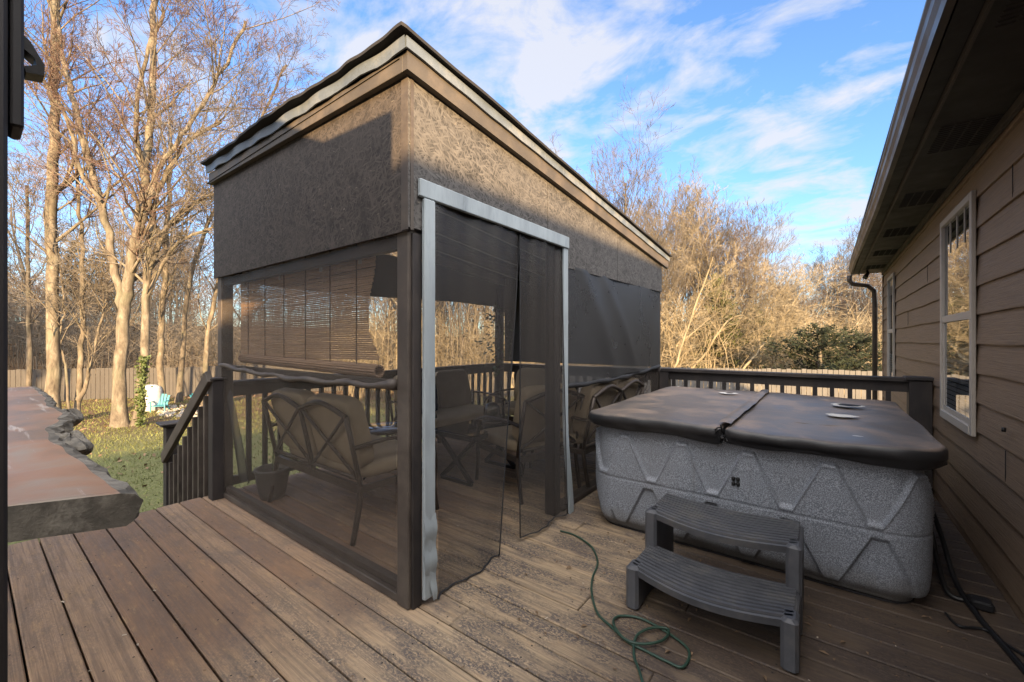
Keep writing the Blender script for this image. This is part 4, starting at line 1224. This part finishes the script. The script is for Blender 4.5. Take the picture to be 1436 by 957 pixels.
# ================================================================== TREES
def grow(m,mt,start,dirv,length,r0,level,maxl,rng,up=.25,wander=.22,nseg=5,child=(5,4,3),spread=.75,minr=.004,mt2=None,sides=None,gold=0):
    """adds a branch and its children; m: branch mesh builder for thick wood, mt: crown mesh builder for thin wood"""
    d=Vector(dirv).normalized();p=Vector(start);pts=[p.copy()];rad=[r0];dirs=[d.copy()]
    seg=length/nseg
    for i in range(nseg):
        d=(d+Vector((rng.gauss(0,wander),rng.gauss(0,wander),rng.gauss(0,wander*.7)+up*.35))).normalized()
        p=p+d*seg;pts.append(p.copy());dirs.append(d.copy());rad.append(max(minr,r0*(1-.80*(i+1)/nseg)))
    tgt=m if level==0 else mt
    n=(10 if level==0 else (5 if level==1 else 3))
    tgt.tube(pts,rad,n,0 if level<2 else 1,caps=False,smooth=level<2)
    if level>=maxl:return
    nc=child[min(level,len(child)-1)]
    for c in range(nc):
        t=rng.uniform(.25 if level else .32,1.0) if level else .30+.68*(c+.5*rng.random())/nc
        i=min(nseg-1,int(t*nseg));f_=t*nseg-i
        q=pts[i].lerp(pts[i+1],f_);dd=dirs[i]
        side=Vector((rng.gauss(0,1),rng.gauss(0,1),rng.gauss(0,1)));side=(side-dd*side.dot(dd)).normalized()
        nd=(dd*(1-spread*.55)+side*spread).normalized()
        rr_=(rad[i]*(1-f_)+rad[i+1]*f_)*rng.uniform(.45,.7)
        ll=length*rng.uniform(.38,.62)*(1.15-.55*t)
        grow(m,mt,q,nd,ll,max(minr,rr_),level+1,maxl,rng,up,wander,max(3,nseg-1) if level==0 else 3,child,spread,minr)
def make_tree(name,seed,h,r,child=(15,7,5,3),spread=.75,up=.35,mats=None,maxl=4,lean=0,minr=.005,base_h=None,multi=1):
    rng=random.Random(seed);m=MB();c=MB()
    for k in range(multi):
        a=rng.uniform(0,6.28);tilt=(.12 if multi==1 else .28)
        grow(m,c,(0,0,-.2),(math.cos(a)*tilt*rng.random()+lean,math.sin(a)*tilt*rng.random(),1),h*rng.uniform(.85,1),r*(1 if k==0 else .75),0,maxl,rng,up,.075,9,child,spread,minr)
    return m,c
TM3=[M['bark'],M['twigbud']];TM=[M['bark'],M['twig']];TM2=[M['bark2'],M['twigred']]
def tree_thing(name,label,cat,m,c,mats,group=None):
    t=thing(name,label,cat,(0,0,0),0,group);LOCAL[0]=True
    m.build('trunk',mats,t);c.build('crown',mats,t);LOCAL[0]=False;return t
protos=[]
specs=[(1,13,.16,(17,7,5,3),.75,.30,TM,1),(2,15,.19,(18,7,5,3),.62,.45,TM2,1),(3,11,.11,(18,7,5,3),.50,.6,TM,2),(4,12,.13,(16,7,5,3),.85,.15,TM2,2),(5,10,.09,(16,7,5,3),.55,.65,TM,3),(6,14,.14,(18,7,5,3),.45,.7,TM2,1)]
GT='bare winter trees in the woods behind the yard'
kinds=['bare pale trunked winter tree in the woods behind the yard','tall bare grey trunked winter tree with reddish twigs in the woods behind the yard','bare twin stemmed upright winter tree in the woods behind the yard','bare spreading twin stemmed reddish winter tree in the woods behind the yard','bare many stemmed slender winter tree in the woods behind the yard','bare narrow upright grey winter tree in the woods behind the yard']
for k,(sd_,h,r_,chd,spr,up_,mats,mu) in enumerate(specs):
    m,c=make_tree('t',sd_*13,h,r_,chd,spr,up_,mats,4,0,.006,multi=mu)
    protos.append(tree_thing('bare_tree',kinds[k],'tree',m,c,mats,GT))
used=[False]*6
placed=[]
rt_=random.Random(21)
def place(x,y,k,s,hz=None):
    z=gz(x,y);loc=(x,y,z);rzr=rt_.uniform(0,6.28)
    if not used[k]:
        o=protos[k];o.location=loc;o.rotation_euler=(0,0,rzr);o.scale=(s,s,s);used[k]=True
    else:o=dup(protos[k],loc,rzr,scale=(s,s,s))
    o['label']=kinds[k]
    placed.append((x,y));return o
def polar(px,d):
    u=(px-718)/583;return ((u*cA-sA)*d,(u*sA+cA)*d)
# silhouettes read from the photo: (pixel column, distance, kind, scale)
for px,d,k,s in [(865,24,1,.86),(885,26,5,.85),(940,24,2,.92),(960,27,4,1.0),(925,21,4,.8),(985,25,2,.86),(1010,24,3,.72),(1030,25,4,.9),(1050,28,0,.68),(1080,26,3,.62),(1110,27,4,.62),(1140,28,3,.62),(1165,27,2,.66),(1190,28,5,.62),(1205,24,3,.62),(1225,26,0,.65),(1215,30,1,.62),(1300,28,3,.7),(1340,30,4,.8),
    (640,21,4,.9),(610,23,2,.9),(670,23,5,.8),(700,25,2,.9),(575,20,0,.9),(545,22,4,.9),(760,23,3,.9),(800,25,4,.9),(835,26,0,.75)]:
    x,y=polar(px,d);place(x,y,k,s)
for i in range(85):
    u=rt_.uniform(-1.45,1.2);px=718+583*u;d=rt_.uniform(24,50)/math.sqrt(1+u*u*.4)
    if px<330:d=max(d,20)
    x,y=polar(px,d)
    k=rt_.randrange(6);s=rt_.uniform(.7,1.05)*(.82 if px<480 else (1.0 if px<700 else .72))
    if px<480 and i%2==0:continue
    if px>900 and i%3==0:continue
    if px<440 and px>-60 : s*=.95
    place(x,y,k,s)
# trees around behind the camera for window reflections
for i in range(14):
    a=rt_.uniform(-160,-95);d=rt_.uniform(14,30)
    x=-abs(d*math.cos(R(a)))-6;y=d*math.sin(R(a))*.6-4
    place(x,y,rt_.randrange(6),rt_.uniform(.7,1))

# feature trees on the left, stems traced at their own distance
def feature(name,label,stems,mats,buds=False,child=(9,7,5,4),seed=1,ivy=None,root=None):
    rng=random.Random(seed);m=MB();c=MB()
    loc=None
    for px_pts,d0,r0,r1,lv in stems:
        P=[]
        for q in px_pts:
            P.append(at(q[0],q[1],q[2] if len(q)>2 else d0))
        if loc is None:loc=(P[0].x,P[0].y,gz(P[0].x,P[0].y));P[0].z=loc[2]-.1
        pts=catmull(P,6)
        # wobble
        pts=[p+Vector((rng.gauss(0,.02),rng.gauss(0,.02),0)) for p in pts]
        N=len(pts);rad=[.80*(r0+(r1-r0)*i/(N-1)) for i in range(N)]
        if pts[0].z<0: 
            for i in range(min(4,N)):rad[i]*=1+.7*math.exp(-i*.9)
        m.tube(pts,rad,12,0,caps=False)
        nb=lv
        for k in range(nb):
            t=rng.uniform(.30,1.0);i=min(N-2,int(t*(N-1)));p=pts[i]
            dd=(pts[i+1]-pts[i]).normalized()
            side=Vector((rng.gauss(0,1),rng.gauss(0,1),rng.gauss(0,.6)));side=(side-dd*side.dot(dd)).normalized()
            nd=(dd*.75+side*.7+Vector((0,0,.15))).normalized()
            grow(m,c,p,nd,rng.uniform(1.6,3.6),max(.015,rad[i]*rng.uniform(.25,.5)),1,4,rng,.22,.16,5,child,.62,.0045)
    t=thing(name,label,'tree',loc)
    m.build('trunk',mats,t);c.build('crown',mats,t)
    return t,m,c,rng
t1=feature('bare_tree','straight pale speckled tree trunk nearest the left edge of the yard',
  [([(77,545),(74,430),(72,300),(76,150),(77,20),(80,-120)],13.5,.21,.12,20)],TM3,seed=5)
t2=feature('bare_tree','large pale many stemmed tree in the yard left of the ivy covered trunk',
  [([(166,592),(170,480),(178,400),(192,330),(203,250),(212,150),(215,40),(225,-100)],12.8,.215,.08,26),
   ([(172,440),(160,370),(140,280),(118,200),(98,120),(84,60),(70,-60)],12.8,.14,.07,22),
   ([(178,400),(186,345),(203,300),(222,240),(255,190),(300,120),(345,30)],12.8,.125,.05,24),
   ([(203,250),(190,190),(200,100),(230,10)],12.8,.09,.05,10),
   ([(140,280),(112,240),(92,165),(60,110)],12.6,.08,.04,14)],TM3,seed=8)
t3=feature('bare_tree','leaning pale tree with ivy covered base behind the white tank',
  [([(192,602),(200,520),(205,400),(210,330),(226,260),(262,200),(310,170)],13.0,.16,.05,22),
   ([(205,400),(222,340),(252,300),(290,275),(340,262)],13.0,.10,.035,18),
   ([(204,420),(240,350),(280,325),(330,312)],13.0,.07,.03,14)],TM,seed=12)
# ivy leaves on t3
m=MB()
for i in range(900):
    t=rs.random();px=196+6*t*t+rs.gauss(0,4);py=604-105*t
    c_=at(px,py,12.85+rs.gauss(0,.12));s=rs.uniform(.03,.06)
    a=Vector((rs.gauss(0,1),rs.gauss(0,1),rs.gauss(0,1))).normalized()*s;b_=a.orthogonal().normalized()*s*.7
    m.add([c_-a,c_+b_,c_+a,c_-b_],[(0,1,2,3)])
iv=m.build('ivy',M['ivy'],t3[0])
t4=feature('bare_tree','slim pale tree just right of the white tank',
  [([(228,556),(226,470),(232,380),(236,290),(240,200)],16.5,.15,.08,14)],TM,seed=15)
feature('bare_tree','slender forked sapling between two large yard trees',
  [([(108,576),(114,500),(116,400),(112,300),(100,200)],14.0,.11,.05,12),([(112,560),(125,520),(137,470),(150,420)],14.0,.08,.03,8)],TM,seed=17)
feature('bare_tree','thin crooked sapling left of the forked sapling',
  [([(96,572),(92,520),(84,480),(90,430),(80,340)],13.6,.05,.02,8)],TM,seed=19)
feature('bare_tree','slim grey trunk rising behind the slab counter',
  [([(41,560),(41,470),(40,380),(38,260)],17,.11,.06,12)],TM2,seed=23)
feature('bare_tree','leaning slender tree close to the pavilion corner',
  [([(284,545),(290,480),(305,400),(320,330),(330,250)],16,.12,.05,12)],TM,seed=29)
feature('bare_tree','tall dark twiggy tree rising just behind the pavilion roof',
  [([(250,540),(262,420),(285,330),(330,240),(370,160),(400,90)],18.5,.13,.05,22)],TM2,seed=31)

# golden thicket : thin arching stems, uncountable
def thicket(name,label,n,pxr,dr,hr,mat,seed,seg=4,arch=.5,r=.006,kids=3):
    rng=random.Random(seed);m=MB()
    for i in range(n):
        px=rng.uniform(*pxr);u=(px-718)/583
        d=rng.uniform(*dr);x,y=polar(px,d);z=gz(x,y)
        h=rng.uniform(*hr);a=rng.uniform(0,6.28);l=rng.uniform(0,arch)*h
        p0=Vector((x,y,z));pts=[];
        for k in range(seg+1):
            t=k/seg;pts.append(p0+Vector((math.cos(a)*l*t*t,math.sin(a)*l*t*t,h*(t-.25*t*t*arch)))+Vector((rng.gauss(0,.05),rng.gauss(0,.05),0)))
        rad=[r*2.2*(1-.7*k/seg) for k in range(seg+1)]
        m.tube(pts,rad,3,0,caps=False,smooth=False)
        for k in range(kids*seg):
            j=rng.randrange(1,seg);q=pts[j].lerp(pts[j+1],rng.random());w=Vector((rng.gauss(0,1),rng.gauss(0,1),rng.uniform(.1,1.2))).normalized()*h*rng.uniform(.1,.26)
            m.tube([q,q+w*.5+Vector((0,0,.03)),q+w],[r,r*.8,r*.45],3,0,caps=False,smooth=False)
    return tag(m.build(name,mat),label,'brush',kind='stuff')
thicket('thicket','golden sunlit tangle of brush behind the rear fence',2600,(480,1330),(19.5,30),(2.0,5.2),M['brush'],41,r=.009,kids=4)
thicket('thicket','golden tangle of low brush on the slope right of the evergreen',1500,(900,1330),(24,40),(2.5,4.5),M['brush'],42,r=.010,kids=4)
thicket('thicket','brown tangled undergrowth behind the left fence',1700,(-60,520),(22,38),(1.5,4.5),M['twig'],43,r=.009,kids=4)
thicket('thicket','distant mass of bare grey woods on the rise',1500,(-250,1450),(48,66),(6,10),M['twigred'],47,r=.02,kids=5)
# drooping long branches right (bent saplings)
rng=random.Random(61)
for (pp_,d,nm) in [([(930,640),(985,500),(1020,450),(1060,440)],20,'a'),([(1005,640),(1040,520),(1080,470),(1130,400)],19.5,'b'),([(960,640),(1000,520),(1045,470),(1110,455)],21,'c'),([(940,640),(945,520),(975,430),(1000,360)],19,'d')]:
    feature('bare_tree',{'a':'pale arching sapling bending right beside the evergreen','b':'pale sapling leaning right toward the house, behind the railing','c':'low pale arching sapling between leaning saplings behind the railing','d':'pale slanting stem just right of the pavilion corner'}[nm],
      [(pp_,d,.09,.03,14)],[M['brush'],M['brush']],seed=70+ord(nm))

# evergreens
def evergreen(label,px,d,h,w,mat,seed,z0=0.6):
    x,y=polar(px,d);z=gz(x,y);rng=random.Random(seed)
    t=thing('cedar_tree',label,'tree',(x,y,z));m=MB();m.tube([(x,y,z-.1),(x+.05,y,z+h*.5),(x,y,z+h*.97)],[.14,.09,.02],8,0,caps=False);
    lf=MB()
    nb=int(h*16)
    for i in range(nb):
        f_=i/nb;zz=z+z0+(h-z0)*f_**.9
        L=w*(1-f_)**.65*rng.uniform(.55,1.15)+.15
        a=rng.uniform(0,6.28);dr=Vector((math.cos(a),math.sin(a),rng.uniform(-.05,.45)))
        p=Vector((x,y,zz));q=p+dr*L;m.tube([p,q],[.02,.006],3,0,caps=False)
        for k in range(int(46*L)+8):
            s=rng.random()**.7;c_=p+dr*L*s+Vector((rng.gauss(0,.10),rng.gauss(0,.10),rng.gauss(0,.10)))*(.5+L*.4)
            e=rng.uniform(.05,.12);aa=Vector((rng.gauss(0,1)+dr.x,rng.gauss(0,1)+dr.y,rng.gauss(0,.7)+.3)).normalized()*e;bb=aa.orthogonal().normalized()*e*.35
            lf.add([c_-aa,c_+bb,c_+aa,c_-bb],[(0,1,2,3)])
    m.build('trunk',M['bark2'],t);lf.build('crown',mat,t);return t
evergreen('olive green cedar standing among the golden brush right of the pavilion',1005,21.5,6.2,1.5,M['evergreen'],5)
evergreen('small olive cedar leaning beside the taller cedar in the brush',1062,22.5,4.6,1.3,M['evergreen'],6)
evergreen('dark low pine in shade behind the right end of the railing',1148,17.4,3.3,2.5,M['evergreen2'],7,1.0)
evergreen('dark small pine partly hidden by the house downspout',1200,17.8,2.9,1.9,M['evergreen2'],8,1.0)
evergreen('dark tall pine far behind the left fence',105,36,7.5,1.9,M['evergreen2'],9,1.0)
evergreen('dark pine far behind the left fence near the forked tree',150,38,8,2.2,M['evergreen2'],10,1.0)

# leaf litter sheet pieces & grass
rng=random.Random(91);m=MB()
for i in range(30000):
    px=rng.uniform(-120,760);d=3.8+rng.random()**.75*16
    x,y=polar(px,d)
    if x>DX0-.1 and y<DY1 and y>DY0:continue
    z=gz(x,y);hgt=rng.uniform(.025,.06)*(1+d*.03);a=rng.uniform(0,6.28);w=.006+d*.0006
    c_,s_=math.cos(a),math.sin(a)
    m.add([(x-c_*w,y-s_*w,z),(x+c_*w,y+s_*w,z),(x+rng.gauss(0,.02),y+rng.gauss(0,.02),z+hgt)],[(0,1,2)])
tag(m.build('grass',M['grass']),'short patchy winter lawn in the yard','grass',kind='stuff')
m=MB()
for i in range(15000):
    px=rng.uniform(-120,900);d=rng.uniform(7,40) if rng.random()<.25 else rng.uniform(19,44)
    x,y=polar(px,d)
    if x>DX0-.2 and y<DY1+.2 and y>DY0:continue
    z=gz(x,y)+.02;s=rng.uniform(.03,.07)*(1+max(0,d-15)*.05)
    a=Vector((rng.gauss(0,1),rng.gauss(0,1),rng.gauss(0,.5))).normalized()*s;b_=Vector((-a.y,a.x,rng.gauss(0,.5)*s)).normalized()*s*.6
    c_=Vector((x,y,z+s*.3));m.add([c_-a,c_+b_,c_+a,c_-b_],[(0,1,2,3)])
tag(m.build('leaf_litter',M['litter']),'dry brown fallen leaves over the yard and the wooded rise','leaves',kind='stuff')

# ================================================================== LIGHT, SKY
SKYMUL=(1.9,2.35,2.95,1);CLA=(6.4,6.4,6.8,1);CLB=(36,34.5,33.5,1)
SUN_EL=R(13.0);saz=R(41)        
sd_v=Vector((math.cos(saz)*math.cos(SUN_EL),-math.sin(saz)*math.cos(SUN_EL),math.sin(SUN_EL)))
L=bpy.data.lights.new('sun','SUN');L.energy=22;L.angle=R(.7);L.color=(1.,.68,.35)
lo=bpy.data.objects.new('sun',L);COL.objects.link(lo);lo.rotation_euler=sd_v.to_track_quat('Z','Y').to_euler()
W=bpy.data.worlds.new('World');S.world=W;W.use_nodes=True;nt=W.node_tree;nt.nodes.clear()
def wn(t,**k):
    n=nt.nodes.new(t)
    for a,b in k.items():
        if a.startswith('i_'):n.inputs[a[2:].replace('_',' ')].default_value=b
        else:setattr(n,a,b)
    return n
out=wn('ShaderNodeOutputWorld');bg=wn('ShaderNodeBackground');bg.inputs[1].default_value=.14
sky=wn('ShaderNodeTexSky',sky_type='NISHITA');sky.sun_disc=False;sky.sun_elevation=SUN_EL
sky.sun_rotation=math.atan2(sd_v.x,sd_v.y);sky.air_density=1.0;sky.dust_density=.6;sky.ozone_density=2.0
tc=wn('ShaderNodeTexCoord');sep=wn('ShaderNodeSeparateXYZ');nt.links.new(tc.outputs['Generated'],sep.inputs[0])
def mth(op,a,b=0.):
    n=wn('ShaderNodeMath',operation=op)
    for i,v in enumerate((a,b)):
        if isinstance(v,(int,float)):n.inputs[i].default_value=v
        else:nt.links.new(v,n.inputs[i])
    return n.outputs[0]
zz=mth('ADD',mth('MAXIMUM',sep.outputs[2],0.),.16)
cmb=wn('ShaderNodeCombineXYZ');nt.links.new(mth('DIVIDE',sep.outputs[0],zz),cmb.inputs[0]);nt.links.new(mth('DIVIDE',sep.outputs[1],zz),cmb.inputs[1])
mp=wn('ShaderNodeMapping');mp.inputs['Location'].default_value=(3.1,1.2,0);mp.inputs['Rotation'].default_value=(0,0,R(38));mp.inputs['Scale'].default_value=(.85,1.15,1);nt.links.new(cmb.outputs[0],mp.inputs[0])
n1=wn('ShaderNodeTexNoise',i_Scale=3.6,i_Detail=10.,i_Roughness=.6,i_Distortion=.35);nt.links.new(mp.outputs[0],n1.inputs['Vector'])
n2=wn('ShaderNodeTexNoise',i_Scale=.55,i_Detail=3.,i_Roughness=.5);nt.links.new(mp.outputs[0],n2.inputs['Vector'])
cl=mth('ADD',mth('MULTIPLY',mth('SUBTRACT',n1.outputs['Fac'],.5),1.5),mth('ADD',mth('MULTIPLY',mth('SUBTRACT',n2.outputs['Fac'],.5),.5),.5))
CL=cl
for px,py,c0,am in ((800,90,.955,.10),(680,75,.96,.09),(500,50,.95,.09),(640,200,.965,.07),(740,200,.975,.07),(1165,290,.985,.11),(1110,345,.985,.10),(1060,135,.975,.06),(960,120,.98,.06),(1200,150,.98,.05),(1040,205,.99,.06),(300,250,.93,.05)):
    v_=at(px,py,1.)-Vector((0,0,H));v_.normalize()
    dn=wn('ShaderNodeVectorMath',operation='DOT_PRODUCT');nt.links.new(tc.outputs['Generated'],dn.inputs[0]);dn.inputs[1].default_value=v_
    mr_=wn('ShaderNodeMapRange',interpolation_type='SMOOTHSTEP',i_From_Min=c0,i_From_Max=1.0,i_To_Max=am);nt.links.new(dn.outputs['Value'],mr_.inputs['Value'])
    cl=mth('ADD',cl,mr_.outputs[0])
rp=wn('ShaderNodeValToRGB');rp.color_ramp.elements[0].position=.52;rp.color_ramp.elements[1].position=.80;nt.links.new(cl,rp.inputs[0])
# thicker, warmer, brighter cloud added in the unseen sunward sky to light the shade
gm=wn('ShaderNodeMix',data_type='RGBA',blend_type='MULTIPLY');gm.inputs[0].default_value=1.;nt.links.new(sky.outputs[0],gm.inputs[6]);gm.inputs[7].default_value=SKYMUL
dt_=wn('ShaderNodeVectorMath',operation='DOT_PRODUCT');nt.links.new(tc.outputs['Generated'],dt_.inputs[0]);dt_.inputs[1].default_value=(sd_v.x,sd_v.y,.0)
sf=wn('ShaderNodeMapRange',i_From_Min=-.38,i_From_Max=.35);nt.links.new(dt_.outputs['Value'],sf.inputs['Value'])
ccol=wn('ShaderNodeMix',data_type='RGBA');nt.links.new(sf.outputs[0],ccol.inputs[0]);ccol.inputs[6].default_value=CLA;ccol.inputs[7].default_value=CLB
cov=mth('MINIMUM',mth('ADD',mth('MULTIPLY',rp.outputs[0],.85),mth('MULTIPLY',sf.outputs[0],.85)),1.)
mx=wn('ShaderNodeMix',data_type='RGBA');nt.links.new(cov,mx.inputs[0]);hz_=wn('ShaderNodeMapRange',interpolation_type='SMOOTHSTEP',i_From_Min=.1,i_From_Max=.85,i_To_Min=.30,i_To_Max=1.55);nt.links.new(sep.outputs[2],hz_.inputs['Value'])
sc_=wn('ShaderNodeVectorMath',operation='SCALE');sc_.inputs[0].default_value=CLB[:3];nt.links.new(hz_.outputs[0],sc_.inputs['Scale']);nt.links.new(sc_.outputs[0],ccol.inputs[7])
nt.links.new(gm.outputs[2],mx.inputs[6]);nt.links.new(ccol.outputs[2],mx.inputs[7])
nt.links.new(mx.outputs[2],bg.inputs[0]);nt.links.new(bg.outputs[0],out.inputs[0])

# ================================================================== CAMERA, RENDER
cam=bpy.data.cameras.new('camera');cam.sensor_width=36;cam.lens=FW*36;cam.clip_start=.05;cam.clip_end=2000
co=bpy.data.objects.new('camera',cam);COL.objects.link(co);co.location=(0,0,H);co.rotation_euler=(R(90),0,YAW)
S.camera=co
S.render.engine='CYCLES';S.cycles.max_bounces=7;S.cycles.transparent_max_bounces=24
S.view_settings.view_transform='Standard';S.view_settings.look='None';S.view_settings.exposure=0
S.render.resolution_x=1024;S.render.resolution_y=682
